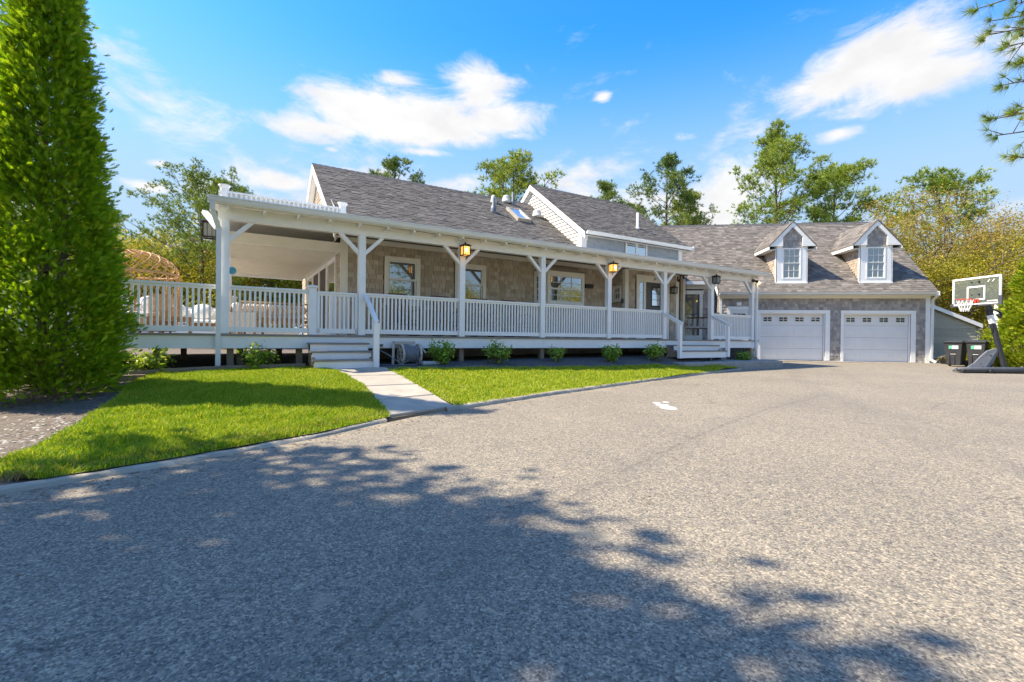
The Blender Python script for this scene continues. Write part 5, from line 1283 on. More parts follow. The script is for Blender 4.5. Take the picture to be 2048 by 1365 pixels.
for i, (px, Y, k, rz, sc, lab) in enumerate((
    (1900, 26, B_SPR, 30, .92, 'yellow-green tree right behind the low annex'), (1985, 27, B_SPR2, 130, 1.1, 'yellow-green bushy tree behind the basketball hoop pole'),
    (1830, 32, B_SPR2, 250, 1.1, 'yellow-green tree low behind the garage roof end'), (2050, 30, B_GRN, 70, 1.25, 'green tree behind the clipped arborvitae at the right edge'),
    (1945, 36, B_GRN, 180, 1.35, 'darker green tree deep behind the hoop'), (1440, 44, B_GRN, 20, 1.72, 'rounded green treetop above the garage ridge'),
    (235, 27, B_SPR, 60, 1.08, 'yellow-green tree right of the arborvitae behind the rattan dome'), (330, 29, B_SPR2, 300, 1.3, 'yellow-green tree behind the deck left of the leaning pine'),
    (430, 31, B_SPR, 110, 1.1, 'yellow-green tree behind the porch corner post'), (505, 27, B_SPR, 10, .95, 'yellow-green tree seen under the deck roof, leftmost'),
    (565, 28, B_SPR2, 200, 1.4, 'yellow-green tree seen under the middle of the deck roof'), (625, 30, B_GRN, 95, 1.3, 'green tree seen under the deck roof beside the glass doors'),
    (150, 28, B_GRN, 215, 1.15, 'green tree hidden behind the arborvitae'), (60, 24, B_SPR, 15, 1.2, 'yellow-green tree glimpsed through the arborvitae'), (-60, 32, B_GRN, 160, 1.1, 'green tree past the left edge behind the arborvitae'),
    (285, 35, B_GRN, 80, 1.35, 'green tree far behind the rattan dome'), (540, 36, B_SPR, 140, 1.6, 'yellow-green tree farthest behind the deck'),
    (2120, 24, B_SPR, 240, 1.1, 'yellow-green tree past the right edge'))):
    put_tree('leafy_tree', k, at_px(px, Y), R(rz), sc, lab, group=BG)
# trees across the street behind the camera: they show in the windows
for x, y, k, rz, sc, lab in ((16, -18, B_SPR, 0, 1.5, 'yellow-green tree across the drive, mirrored in the bay window'), (9, -21, B_SPR2, 50, 1.9, 'bushy yellow-green tree across the drive, mirrored in the left window'),
                             (25, -15, B_SPR2, 90, 1.5, 'yellow-green tree across the drive, mirrored in the front door'), (1, -26, B_SPR, 130, 1.3, 'yellow-green tree behind the camera'), (32, -9, B_SPR, 170, 1.2, 'yellow-green tree beyond the drive at the far right'),
                             (38, 2, B_SPR, 260, 1.2, 'yellow-green tree beyond the drive past the right edge')):
    put_tree('leafy_tree', k, (x, y, -.3), R(rz), sc, lab, group='trees across the drive')
put_tree('pine_tree', P_B, (17, -20, -.3), 0, 1.25, 'tall pine across the drive, mirrored in the upper window', group='trees across the drive')
# shade trees left of the drive: only their shadow reaches the picture
def round_tree(seed, zc, rad, ncl, per, leaf, mat):
    r = np.random.default_rng(seed); rad = np.array(rad); segs = [([(0, 0, -.2), (.1, .1, zc - rad[2] * .6), (0, 0, zc)], [.28, .2, .1])]; P = []; Dr = []
    for k in range(ncl):
        d = r.normal(size=3); d /= np.linalg.norm(d); q = d * rad * r.uniform(.15, 1.0) ** .45 * (1 + .10 * math.sin(5 * d[0] + seed) * math.cos(4 * d[1]))
        c = q + np.array([0, 0, zc])
        if k % 4 == 0: segs.append(([(0, 0, zc - rad[2] * .6), tuple(np.array([0, 0, zc - rad[2] * .3]) + q * .5), tuple(c)], [.06, .035, .008]))
        P.append(c + r.normal(size=(per, 3)) * np.array([.34, .34, .2])); Dr.append(r.normal(size=(per, 3)) + np.array([0, 0, .9]))
    P, Dr = np.concatenate(P), np.concatenate(Dr)
    return branch_mesh('trunk', segs, BARKG, 6), scatter('crown', *LEAFT, P, Dr, leaf * r.uniform(.6, 1.3, len(P)), mat)
B_SHD = round_tree(61, 8.0, (3.0, 4.0, 3.2), 300, 80, .26, GREENL)
put_tree('shade_tree', B_SHD, (-9.3, -.40, .0), R(0), 1.0, 'tall leafy tree left of the drive whose shade falls across the asphalt', group='shade trees left of the drive')

# arborvitae: dense cone of flat sprays in clumps, trunks showing low down
def arbor(seed, H, rb, ncl, per, ssz, mat, zlow=.25, gaps=0.0, prof=None, trunks=1):
    r = np.random.default_rng(seed); P = []; Dr = []; RV = []; S = []; segs = []
    for k in range(trunks):
        a = 2.1 * k; segs.append(([(math.cos(a) * .16 * (trunks > 1), math.sin(a) * .16 * (trunks > 1), -.2), (math.cos(a) * .2, math.sin(a) * .2, H * .3), (0, 0, H * .93)], [.075, .055, .012]))
    cl = 0
    while cl < ncl:
        z = zlow + (H - zlow) * (1 - math.sqrt(1 - r.uniform(0, .995))) ** .92
        q = (z - zlow) / (H - zlow); rr = rb * (1 - q) ** .95 * min(1, .62 + .75 * (z - zlow)) * (1 + .10 * math.sin(5 * z + seed))
        if prof: rr = prof(z)
        a = r.uniform(0, 2 * math.pi); lump = 1 + .13 * math.sin(a * 5 + z * 2.3) * math.cos(z * 3.7 - a * 2); rr *= lump
        if r.uniform() < gaps and math.sin(a * 3 + z * 1.9 + seed) > .3: cl += 1; continue
        inner = r.uniform(.62, 1.0) ** .5
        c = np.array([math.cos(a) * rr * inner, math.sin(a) * rr * inner, z]); out = np.array([math.cos(a), math.sin(a), .55]); tone = r.uniform(-.16, .16)
        segs.append(([(0, 0, max(.1, z - .35 * rr)), tuple(c * np.array([.6, .6, 1]) - np.array([0, 0, .08])), tuple(c)], [.014, .009, .003])) if cl % 6 == 0 else None
        m = r.integers(per // 2, per + per // 2)
        pp = c + r.normal(size=(m, 3)) * np.array([.085, .085, .11])
        P.append(pp); Dr.append(out + r.normal(size=(m, 3)) * .42 + np.array([0, 0, .1])); S.append(ssz * r.uniform(.65, 1.3, m)); RV.append(np.clip(.45 + 1.5 * tone + r.normal(0, .2, m) - .35 * (1 - inner), 0, .99)); cl += 1  # inner sprays toned darker: crown shade put into the leaf tone
    P, Dr, S, RV = map(np.concatenate, (P, Dr, S, RV))
    return branch_mesh('trunk', segs, BARKA, 5), scatter('crown', *SPRAY, P, Dr, S, mat, RV)
A1 = arbor(4, 7.6, 1.0, 1150, 54, .095, ARBO, .06, .36, prof=lambda z: max(.06, (.82 - .130 * (z - .9)) * min(1, .66 + .4 * z) * (1 if z < 6 else max(.1, (7.6 - z) / 1.6))), trunks=2)
put_tree('arborvitae', A1, (-6.42, 6.42, .36), R(20), 1, 'tall green arborvitae filling the left edge beside the deck', 'conifer')
A2 = arbor(9, 6.2, 1.9, 1100, 22, .15, ARBO2, .10, .05)
put_tree('arborvitae', A2, (19.75, 17.0, .15), 0, 1.0, 'bright green arborvitae behind the basketball hoop at the right edge', 'conifer')

# near pine at the right: only the ends of its branches reach into the picture
def near_pine():
    root = empty('pine_tree', (9.3, 4.2, .05), 0, 'near pine whose needle-tufted branch ends hang in at the top right corner', 'tree', PG)
    B = Vector((9.3, 4.2, .05)); segs = [([(0, 0, -.1), (.1, .1, 3), (.0, .2, 7.5)], [.2, .16, .05])]; TP = []; TD = []; r = np.random.default_rng(77)
    for px, py, Y, bz in ((1955, 18, 5.0, 4.6), (1985, 42, 5.2, 4.6), (2030, 10, 5.0, 5.0), (1968, 72, 5.0, 4.3), (2018, 92, 5.1, 4.3), (2018, 168, 5.0, 3.8), (2046, 128, 5.2, 4.2), (1978, 240, 5.0, 3.2), (2024, 228, 5.1, 3.2), (1990, 272, 5.0, 3.2), (2040, 316, 5.1, 2.8), (2046, 60, 5.4, 4.8), (2060, 250, 5.2, 3.4)):
        d = pix_dir(px, py); e = np.array(d * (Y / d.y)) + np.array([0, 0, 1.15]) - np.array(B); s = np.array([.05, .1, bz + .6])
        mid = s * .45 + e * .55 + np.array([0, 0, .10]); q = s * .2 + e * .8 + r.normal(size=3) * .05
        pts = [s, mid, q, e]; segs.append(([tuple(x) for x in pts], [.035, .016, .009, .005]))
        for j in range(11):
            f = r.uniform(0, 1) ** .8; o = q * (1 - f) + e * f if j < 7 else mid * (1 - f) + q * f; td = (e - q) / np.linalg.norm(e - q) + r.normal(size=3) * .55 + np.array([0, 0, .2]); td /= np.linalg.norm(td); tl = r.uniform(.05, .20)
            segs.append(([tuple(o), tuple(o + td * tl)], [.005, .003])); TP.append(o + td * tl); TD.append(td)
        for k in range(3): TP.append(e + r.normal(size=3) * .03); TD.append((e - q) + r.normal(size=3) * .1)
    TP, TD = np.array(TP), np.array(TD)
    for nm, me in (('trunk', branch_mesh('trunk', segs, BARKP)), ('crown', scatter('crown', *TUFTF, TP, TD, .125 * r.uniform(.8, 1.2, len(TP)), PINE))):
        c = bpy.data.objects.new(nm, me); COL.objects.link(c); c.parent = root
near_pine()

# shrubs in the beds
def shrub(seed, h, rad, n, leaf, mat, stems=14, bare=.0):
    r = np.random.default_rng(seed); segs = []; P = []; Dr = []
    for k in range(stems):
        a = r.uniform(0, 6.28); rr = rad * math.sqrt(r.uniform(.05, 1)); hh = h * r.uniform(.62, 1.0) * (1 - .25 * (rr / rad) ** 2)
        e = np.array([math.cos(a) * rr, math.sin(a) * rr, hh]); m = e * np.array([.55, .55, .5])
        segs.append(([(math.cos(a) * .04, math.sin(a) * .04, -.05), tuple(m), tuple(e)], [.008, .006, .003]))
        for j in range(n // stems):
            t_ = r.uniform(bare, 1.0); o = (m * (1 - (t_ - .5) * 2) + e * (t_ - .5) * 2) if t_ > .5 else m * t_ * 2
            P.append(o + r.normal(size=3) * rad * .16); Dr.append(np.array([math.cos(a) * .5, math.sin(a) * .5, .9]) + r.normal(size=3) * .55)
    return branch_mesh('stem', segs, BARKG, 4), scatter('foliage', *LEAFT, np.array(P), np.array(Dr), leaf * r.uniform(.6, 1.3, len(P)), mat)
SH = [shrub(1, .60, .33, 900, .075, HYDR, 22, .15), shrub(2, .57, .34, 700, .07, HYDR, 26, .45), shrub(3, .57, .30, 760, .07, HYDR, 22, .35)]
SHY = [shrub(5, .52, .42, 620, .10, HYDRY, 18, .1), shrub(6, .55, .45, 420, .10, HYDRY, 16, .2)]
def put_shrub(me, u, v, sc, rz, label):
    x, y = hw(u, v); o = empty('shrub', (x, y, tz(x, y)), rz, label, 'shrub', 'shrubs in the front beds'); o.scale = (sc,) * 3
    for nm, m_ in zip(('stem', 'foliage'), me): c = bpy.data.objects.new(nm, m_); COL.objects.link(c); c.parent = o
put_shrub(SH[0], 1.72, -.62, 1.02, 0, 'round green shrub beside the hose reel')
put_shrub(SH[1], 3.18, -.66, 1.06, 1, 'shrub with bare lower stems under the second porch bay')
put_shrub(SH[2], 5.02, -.52, .80, 2, 'small shrub in front of the middle porch post')
put_shrub(SH[0], 6.80, -.68, .90, 3, 'round shrub between the middle posts')
put_shrub(SH[2], 8.78, -.58, 1.08, 4, 'shrub just left of the side steps')
put_shrub(SH[0], 13.55, -.42, 1.02, 5, 'dark shrub right of the side steps below the railing')
put_shrub(SHY[0], -3.72, -.42, .92, 0, 'bright yellow-green shrub near the arborvitae')
put_shrub(SHY[1], -2.02, -.22, .98, 1, 'loose leggy shrub between downspout and front steps')
BRUSH = shrub(12, .62, .5, 700, .09, SPRING, 40, .3)
# ================================================================ things on and round the house
HR = R(90 - 59.08)
AMBER = pmat('lit_amber_glass', (.8, .42, .10), (.7, .34, .07), 6, .3, emit=((1.0, .46, .09), .5))
BULB = pmat('bulb', (1, .8, .5), None, 6, .3, emit=((1.0, .62, .22), 5))
FROST = pmat('unlit_seeded_glass', (.42, .42, .37), (.34, .34, .30), 8, .25)
def lantern(u, v, z, rz, label, lit, size=1.0, frost=False):
    x, y = hw(u, v); o = empty('lantern', (x, y, z), HR + rz, label, 'lantern', 'square lanterns on the porch'); o.scale = (size,) * 3
    m = MB().box(-.05, -.02, -.06, .05, .0, .14).beam((0, -.02, .12), (0, -.11, .15), .025, .025); m.build('bracket', BRONZE, o)
    c = -.13; w_ = .085
    f = MB()
    for sx in (-1, 1):
        for sy in (-1, 1): f.box(sx * w_ - .009, c + sy * w_ - .009, -.13, sx * w_ + .009, c + sy * w_ + .009, .10)
    for z0, z1 in ((-.135, -.115), (.085, .105)):
        for s in (-1, 1): f.box(-w_, c + s * w_ - .008, z0, w_, c + s * w_ + .008, z1); f.box(s * w_ - .008, c - w_, z0, s * w_ + .008, c + w_, z1)
    for s in (-1, 1):
        for q in (-.03, .03): f.box(q - .003, c + s * w_ - .003, -.12, q + .003, c + s * w_ + .003, .09); f.box(s * w_ - .003, c + q - .003, -.12, s * w_ + .003, c + q + .003, .09)
    f.build('frame', BRONZE, o)
    MB().add([(-.125, c - .125, .106), (.125, c - .125, .106), (.125, c + .125, .106), (-.125, c + .125, .106), (-.05, c - .05, .15), (.05, c - .05, .15), (.05, c + .05, .15), (-.05, c + .05, .15)], [(3, 2, 1, 0), (4, 5, 6, 7), (0, 1, 5, 4), (1, 2, 6, 5), (2, 3, 7, 6), (3, 0, 4, 7)]).box(-.015, c - .015, .1501, .015, c + .015, .19).build('cap', BRONZE, o)
    MB().box(-.078, c - .078, -.112, .078, c + .078, .084).build('glass', AMBER if lit else FROST, o)
    if lit: MB().lathe([(.004, -.05), (.022, -.03), (.028, 0), (.02, .03), (.004, .045)], (0, c - .079, 0), 8).build('bulb', BULB, o)
lantern(2.44, -.076, 3.33, 0, 'lit amber lantern on the second porch post', True, 1.02)
lantern(7.32, -.076, 3.33, 0, 'lit amber lantern on the fourth porch post', True, 1.02)
lantern(12.20, -.076, 3.33, 0, 'unlit lantern on the porch post right of the side steps', False, 1.02)
lantern(11.50, 1.16, 3.02, 0, 'small lantern beside the front door', False, .92)
lantern(-2.70, .75, 3.34, R(-90), 'lantern on the deck side of the porch corner, left of the downspout', False, 1.35)
# flood light at the roof corner, camera, plaque
x, y = hw(14.55, -.10); fl = empty('flood_light', (x, y, 3.47), HR, 'bulb flood light glowing at the right end of the porch beam', 'lamp')
MB().box(-.05, -.04, -.04, .05, .02, .06).build('box', BRONZE, fl); MB().path([(.05, -.04, 0), (.10, -.08, -.02), (.15, -.12, -.06)], [.03, .045, .055], 10).build('lamp_head', BRONZE, fl)
MB().lathe([(.01, -.03), (.05, 0), (.05, .012), (.02, .035)], (.165, -.13, -.075), 10).build('lens', BULB, fl)
x, y = hw(11.84, 1.15); sc_ = empty('security_camera', (x, y, 3.42), HR, 'black dome security camera by the entry corner', 'camera')
MB().box(-.03, 0, -.02, .03, .02, .16).build('mount', BRONZE, sc_); MB().lathe([(.02, -.07), (.05, -.05), (.055, .0), (.03, .03)], (0, -.05, 0), 10).build('dome', BLACKP, sc_)
x, y = hw(8.04, 1.77); mbx = empty('mailbox', (x, y, 2.93), HR, 'narrow black wall box right of the bay window', 'mailbox')
MB().box(-.17, -.06, 0, .17, 0, .13).build('box', BLACKP, mbx); MB().hexa([(-.18, -.10, .09), (.18, -.10, .09), (.18, 0, .13), (-.18, 0, .13), (-.18, -.10, .105), (.18, -.10, .105), (.18, 0, .15), (-.18, 0, .15)]).build('lid', BLACKP, mbx)
x, y = hw(9.15, 1.26); ib = empty('intercom_box', (x, y, 2.52), HR - R(90), 'small grey meter box on the entry side wall', 'box')
MB().box(-.05, -.04, -.08, .05, 0, .08).build('case', GREYP, ib); MB().box(-.03, -.045, -.03, .03, -.0405, .05).build('face', BLACKP, ib)
x, y = hw(-2.48, 4.06); bo = empty('wall_ornament', (x, y, 2.92), HR, 'round blue ornament on the back post under the deck roof', 'ornament')
BLUE = pmat('blue_enamel', (.03, .24, .42), (.05, .32, .50), 12, .35)
ds = MB(); ds.lathe([(.095, 0), (.10, .012), (.085, .02), (.01, .022)], (0, 0, 0), 18); q = ds.build('disc', BLUE, bo); q.rotation_euler = (R(90), 0, 0); q.location = (0, -.06, 0)

# rocking chairs along the front wall
def rocker():
    o = empty('rocking_chair'); 
    for sx in (-.27, .27):
        MB().path([(sx, .42, .10), (sx, .2, .03), (sx, -.1, .02), (sx, -.4, .06)], .022, 6).build('rocker_runner', WOODB, o)
        MB().beam((sx, -.26, .04), (sx, -.24, .66), .045, .045).build('leg', WOODB, o); MB().beam((sx, .20, .04), (sx, .36, 1.10), .045, .045).build('leg', WOODB, o)
        MB().beam((sx, -.32, .68), (sx, .30, .66), .07, .03).build('armrest', WOODB, o)
    for k in range(6): MB().box(-.25, -.26 + k * .08, .40 - k * .008, .25, -.20 + k * .08, .42 - k * .008).build('seat_slat', WOODB, o)
    for k in range(7): MB().beam((-.21 + k * .07, .215, .42), (-.21 + k * .07, .345, 1.04), .04, .015, (0, 1, 0)).build('back_slat', WOODB, o)
    MB().beam((-.27, .352, 1.08), (.27, .352, 1.08), .03, .08).build('top_rail', WOODB, o); MB().beam((-.27, -.25, .30), (.27, -.25, .30), .03, .05).build('stretcher', WOODB, o)
    return o
rk = rocker()
for i, (u, a, lab) in enumerate(((1.35, 12, 'brown wooden rocking chair under the left window'), (2.52, 8, 'brown wooden rocking chair behind the second porch post'), (3.62, -6, 'brown wooden rocking chair under the second window'), (4.75, 10, 'brown wooden rocking chair left of the bay window'))):
    o = rk if i == 0 else copy_tree(rk)
    o.location = hw(u, 1.12) + (ZD,); o.rotation_euler = (0, 0, HR + R(a)); tag(o, lab, 'chair', 'rocking chairs on the porch')

# porch swing hanging by chains
sw = empty('porch_swing', hw(12.95, .95) + (1.62,), HR - R(62), 'striped porch swing hanging by chains near the storm door', 'swing')
STRP = pmat('striped_cushion', (.62, .60, .56), (.50, .48, .45), 9, .9)
for k in range(7): MB().box(-.55, -.25 + k * .07, 0, .55, -.19 + k * .07, .025).build('seat_slat', WOODB, sw)
for k in range(6): MB().beam((-.5 + k * .2, .25, .02), (-.5 + k * .2, .36, .42), .10, .02, (0, 1, 0)).build('back_slat', STRP, sw)
MB().box(-.52, -.22, .026, .52, .22, .10).build('cushion', STRP, sw); MB().beam((-.58, .37, .44), (.58, .37, .44), .04, .06).build('back_rail', WOODB, sw)
for sx in (-.57, .57):
    MB().beam((sx, -.26, .22), (sx, .30, .24), .05, .03).build('armrest', WOODB, sw)
    for yy in (-.24, .33): MB().path([(sx, yy, .02), (sx, yy * .4, 1.15), (sx, 0, 2.15)], .006, 5).build('chain', BRONZE, sw)

# hose reel with coiled hose, spigot
hr_ = empty('hose_reel', hw(.98, -.42) + (.555,), HR, 'beige hose reel with coiled grey hose in front of the deck', 'hose reel')
BEIGE = pmat('beige_plastic', (.50, .46, .39), (.40, .37, .31), 5, .5); HOSE = pmat('grey_hose', (.19, .205, .225), (.13, .145, .165), 20, .45, rnd=.3)
MB().box(-.30, .14, .46, .18, .30, .52).build('tray', BEIGE, hr_)
MB().beam((-.30, .22, .46), (-.36, .05, .0), .05, .10).beam((-.30, .22, .46), (-.30, .28, .0), .04, .06).build('stand', BEIGE, hr_)
MB().path([(-.22, .2, .42), (.02, .14, .40), (.14, .05, .33)], [.035, .03, .03], 6).build('handle', BEIGE, hr_)
for sx in (-.20, .20):
    m = MB()
    for k in range(12):
        a0, a1 = 2 * math.pi * k / 12, 2 * math.pi * (k + 1) / 12; m.beam((sx, .23 * math.cos(a0), .23 + .23 * math.sin(a0)), (sx, .23 * math.cos(a1), .23 + .23 * math.sin(a1)), .03, .045, (1, 0, 0))
    for k in range(3): a0 = math.pi * k / 3; m.beam((sx, .21 * math.cos(a0), .23 + .21 * math.sin(a0)), (sx, -.21 * math.cos(a0), .23 - .21 * math.sin(a0)), .02, .03, (1, 0, 0))
    m.build('reel_flange', BEIGE, hr_)
for L, rr in ((0, .19), (1, .165), (2, .135)):
    n = 10; pts = []
    for k in range(n * 12):
        a = 2 * math.pi * k / 12; pts.append((-.17 + .34 * k / (n * 12), (rr + random.uniform(-.008, .008)) * math.cos(a), .23 + (rr + random.uniform(-.008, .008)) * math.sin(a)))
    MB().path(pts, .0135, 6, val=L * .3).build('hose_coil', HOSE, hr_, smooth=True)
MB().path([(-.05, -.17, .12), (-.25, -.22, .02), (-.55, -.1, .25), (-.66, .22, .34)], .0125, 6).build('hose_end', HOSE, hr_, smooth=True)
MB().path([(.1, -.17, .1), (.05, -.35, .02), (-.4, -.36, .015), (-.75, -.2, .02), (-.70, .1, .2), (-.66, .26, .33)], .0125, 6).build('hose_end', HOSE, hr_, smooth=True)
MB().path([(.2, .1, .42), (.30, 0, .36), (.36, -.08, .26)], [.014, .02, .026], 6).build('nozzle', BEIGE, hr_)
sp_ = empty('spigot', hw(.42, -.075) + (.94,), HR, 'brass garden spigot on the deck fascia beside the hose reel', 'tap')
BRASS = pmat('brass', (.50, .33, .10), (.40, .26, .08), 12, .35, metal=.8)
MB().path([(0, .0, .02), (0, -.08, .02), (0, -.11, -.04)], .014, 6).path([(0, -.08, 0), (.05, -.10, -.03)], .012, 6).build('valve', BRASS, sp_); 
MB().lathe([(.01, .03), (.045, .05), (.045, .065), (.01, .07)], (0, -.07, 0), 10).build('handle', pmat('green_tap', (.06, .13, .10), None, 6, .5), sp_); MB().box(-.07, -.012, -.01, -.03, 0, .06).build('plate', WHITE, sp_)
tk = empty('plastic_tray', hw(1.48, -.50) + (tz(*hw(1.48, -.50)) + .005,), HR, 'pale blue plastic tray on the gravel right of the hose reel', 'tray')
PB_ = pmat('pale_blue_plastic', (.48, .55, .62), (.40, .47, .54), 6, .5); MB().box(-.24, -.09, 0, .24, .09, .02).build('base', PB_, tk)
for s in (-1, 1): MB().box(-.24, s * .09 - .01, .0201, .24, s * .09 + .01, .07).build('rim', PB_, tk)

# ---- deck furniture at the left
db = empty('daybed', hw(-4.55, 3.6) + (ZD,), HR + R(8), 'round rattan daybed with an open woven dome canopy', 'daybed')
MB().lathe([(.88, .05), (.92, .10), (.92, .30), (.88, .34)], (0, 0, 0), 24).build('base', RATTAN, db)
MB().lathe([(.84, .341), (.88, .37), (.86, .47), (.6, .50), (.05, .51)], (0, 0, 0), 24).build('cushion', FABRIC, db, smooth=True)
for k in range(6):
    a = 2 * math.pi * k / 6 + .3; MB().path([(math.cos(a) * .8, math.sin(a) * .8, 0), (math.cos(a) * .84, math.sin(a) * .84, .1)], .025, 6).build('leg', TEAK, db)
bk = MB()                                        # woven back: half ring of canes
for j in range(26): z = .36 + j * .022; bk.path([(math.cos(a) * .93, math.sin(a) * .93, z) for a in np.linspace(R(-70), R(250), 30)], .011, 4)
for a in np.linspace(R(-70), R(250), 40): bk.path([(math.cos(a) * .93, math.sin(a) * .93, .34), (math.cos(a) * .93, math.sin(a) * .93, .94)], .010, 4)
bk.build('woven_back', RATTAN, db)
MB().path([(math.cos(a) * .95, math.sin(a) * .95, 1.42) for a in np.linspace(0, 2 * math.pi, 32)], .026, 6, False).build('dome_ring', RATTAN, db)
for k in range(8):
    a = 2 * math.pi * k / 8; MB().path([(math.cos(a) * .93, math.sin(a) * .93, .36), (math.cos(a) * .95, math.sin(a) * .95, 1.42)], .022, 6).build('upright', RATTAN, db)
for k in range(20):
    a = 2 * math.pi * k / 20
    for sg in (-1, 1):
        pts = [(math.cos(a + sg * t * 1.1) * .95 * math.cos(t * math.pi / 2 * .97), math.sin(a + sg * t * 1.1) * .95 * math.cos(t * math.pi / 2 * .97), 1.42 + .56 * math.sin(t * math.pi / 2)) for t in np.linspace(0, 1, 9)]
        MB().path(pts, .011, 4, False).build('dome_cane', RATTAN, db)
for k in range(24):
    a = 2 * math.pi * k / 24
    for sg in (-1, 1): MB().path([(math.cos(a) * .94, math.sin(a) * .94, .96), (math.cos(a + sg * .26) * .95, math.sin(a + sg * .26) * .95, 1.42)], .009, 4, False).build('lattice_cane', RATTAN, db)
for a in (1.0, 1.9): 
    p = MB().lathe([(.02, -.1), (.2, -.06), (.24, 0), (.2, .06), (.02, .1)], (0, 0, 0), 12).build('pillow', FABRIC, db, smooth=True); p.location = (.55 * math.cos(a), .55 * math.sin(a), .72); p.rotation_euler = (R(75), 0, a - R(90))
ct = empty('coffee_table', hw(-3.72, 3.0) + (ZD,), HR + R(5), 'teak coffee table beside the rattan daybed', 'table')
for k in range(5): MB().box(-.42, -.3 + k * .121, .36, .42, -.19 + k * .121, .40).build('top_slat', TEAK, ct)
for sx in (-.38, .38):
    for sy in (-.25, .25): MB().box(sx - .03, sy - .03, 0, sx + .03, sy + .03, .359).build('leg', TEAK, ct)
MB().box(-.38, -.26, .28, .38, .26, .3585).build('apron', TEAK, ct)
ct2 = copy_tree(ct); ct2.location = hw(-3.10, 4.0) + (ZD,); ct2.scale = (.8, .8, .72); tag(ct2, 'lower teak side table in front of the white sofa', 'table')
def sofa(name, loc, rz, w_, label, mat_f=WHITE, pil=3):
    o = empty(name, loc, rz, label, 'sofa'); MB().box(-w_ / 2, -.42, .10, w_ / 2, .42, .26).build('base', mat_f, o, bevel=.02)
    for sx in (-1, 1): MB().box(sx * (w_ / 2 - .06) - .06, -.42, .261, sx * (w_ / 2 - .06) + .06, .42, .56).build('armrest', mat_f, o, bevel=.02)
    MB().box(-w_ / 2, .30, .57, w_ / 2, .42, .74).box(-w_ / 2 + .13, .30, .262, w_ / 2 - .13, .42, .569).build('backrest', mat_f, o, bevel=.02)
    n = pil; cw_ = (w_ - .28) / n
    for k in range(n):
        c = -w_ / 2 + .14 + cw_ * (k + .5); MB().box(c - cw_ / 2 + .01, -.40, .262, c + cw_ / 2 - .01, .28, .42).build('seat_cushion', FABRIC, o, bevel=.05)
        p = MB().lathe([(.03, -.10), (.24, -.07), (.30, 0), (.24, .07), (.03, .10)], (0, 0, 0), 12).build('pillow', FABRIC, o, smooth=True); p.location = (c, .19, .66); p.rotation_euler = (R(70), 0, 0); p.scale = (1.0, .85, 1)
    for sx in (-1, 1):
        for sy in (-.36, .36): MB().box(sx * (w_ / 2 - .08) - .03, sy - .03, 0, sx * (w_ / 2 - .08) + .03, sy + .03, .099).build('leg', TEAK, o)
    return o
sf = sofa('sofa', hw(-3.25, 5.6) + (ZD,), HR + R(-8), 2.3, 'white outdoor sofa with puffy pillows behind the deck railing')
NAVY = pmat('navy_cushion', (.03, .05, .16), (.04, .07, .2), 8, .9)
p = MB().lathe([(.03, -.08), (.18, -.06), (.22, 0), (.18, .06), (.03, .08)], (0, 0, 0), 12).build('navy_pillow', NAVY, sf, smooth=True); p.location = (-.80, .02, .60); p.rotation_euler = (R(65), 0, .3)
# wicker settee with criss-cross back, seen from behind, and a white wicker chair
ws = empty('wicker_settee', hw(-1.55, 2.9) + (ZD,), HR + R(3), 'wicker settee with criss-cross woven back behind the railing', 'settee')
for sx in np.linspace(-.75, .75, 9): MB().path([(sx, -.36, .05), (sx, -.38, .80)], .014, 5).build('back_stake', RATTAN, ws)
for i in range(14):
    x0 = -.75 + i * 1.5 / 14
    for z0, z1 in ((.15, .40), (.44, .78)):
        MB().path([(x0, -.385, z0), (x0 + .107, -.395, z1)], .010, 4).path([(x0 + .107, -.385, z0), (x0, -.395, z1)], .010, 4).build('lattice_cane', RATTAN, ws)
for z in (.12, .42, .80): MB().path([(-.78, -.38, z), (.78, -.38, z)], .02, 6).build('rail', RATTAN, ws)
MB().box(-.74, -.35, .30, .74, .34, .38).build('seat', RATTAN, ws); MB().box(-.72, -.33, .381, .72, .32, .50).build('seat_cushion', FABRIC, ws, bevel=.04)
MB().box(-.72, -.34, .505, .72, -.20, .76).build('back_cushion', FABRIC, ws, bevel=.05)
for sx in (-.76, .76):
    for sy in (-.36, .34): MB().path([(sx, sy, 0), (sx, sy, .62 if sy > 0 else .82)], .02, 6).build('leg', RATTAN, ws)
    MB().path([(sx, -.36, .64), (sx, .36, .62)], .024, 6).build('armrest', RATTAN, ws)
wc = empty('wicker_chair', hw(-2.16, 2.75) + (ZD,), HR + R(70), 'white-cushioned wicker armchair left of the settee', 'chair')
WW = pmat('whitewashed_wicker', (.62, .50, .38), (.70, .62, .52), 25, .7, .3, 90)
MB().box(-.32, -.32, .10, .32, .32, .34).build('seat', WW, wc); MB().box(-.32, .27, .341, .32, .34, .70).build('backrest', WW, wc); MB().box(-.29, -.30, .341, .29, .26, .46).build('seat_cushion', FABRIC, wc, bevel=.04)
MB().box(-.27, .10, .465, .27, .265, .78).build('back_cushion', FABRIC, wc, bevel=.05)
for sx in (-.30, .30):
    MB().box(sx - .035, -.32, .341, sx + .035, .265, .54).build('armrest', WW, wc)
    for sy in (-.28, .28): MB().box(sx - .025, sy - .025, 0, sx + .025, sy + .025, .099).build('leg', TEAK, wc)

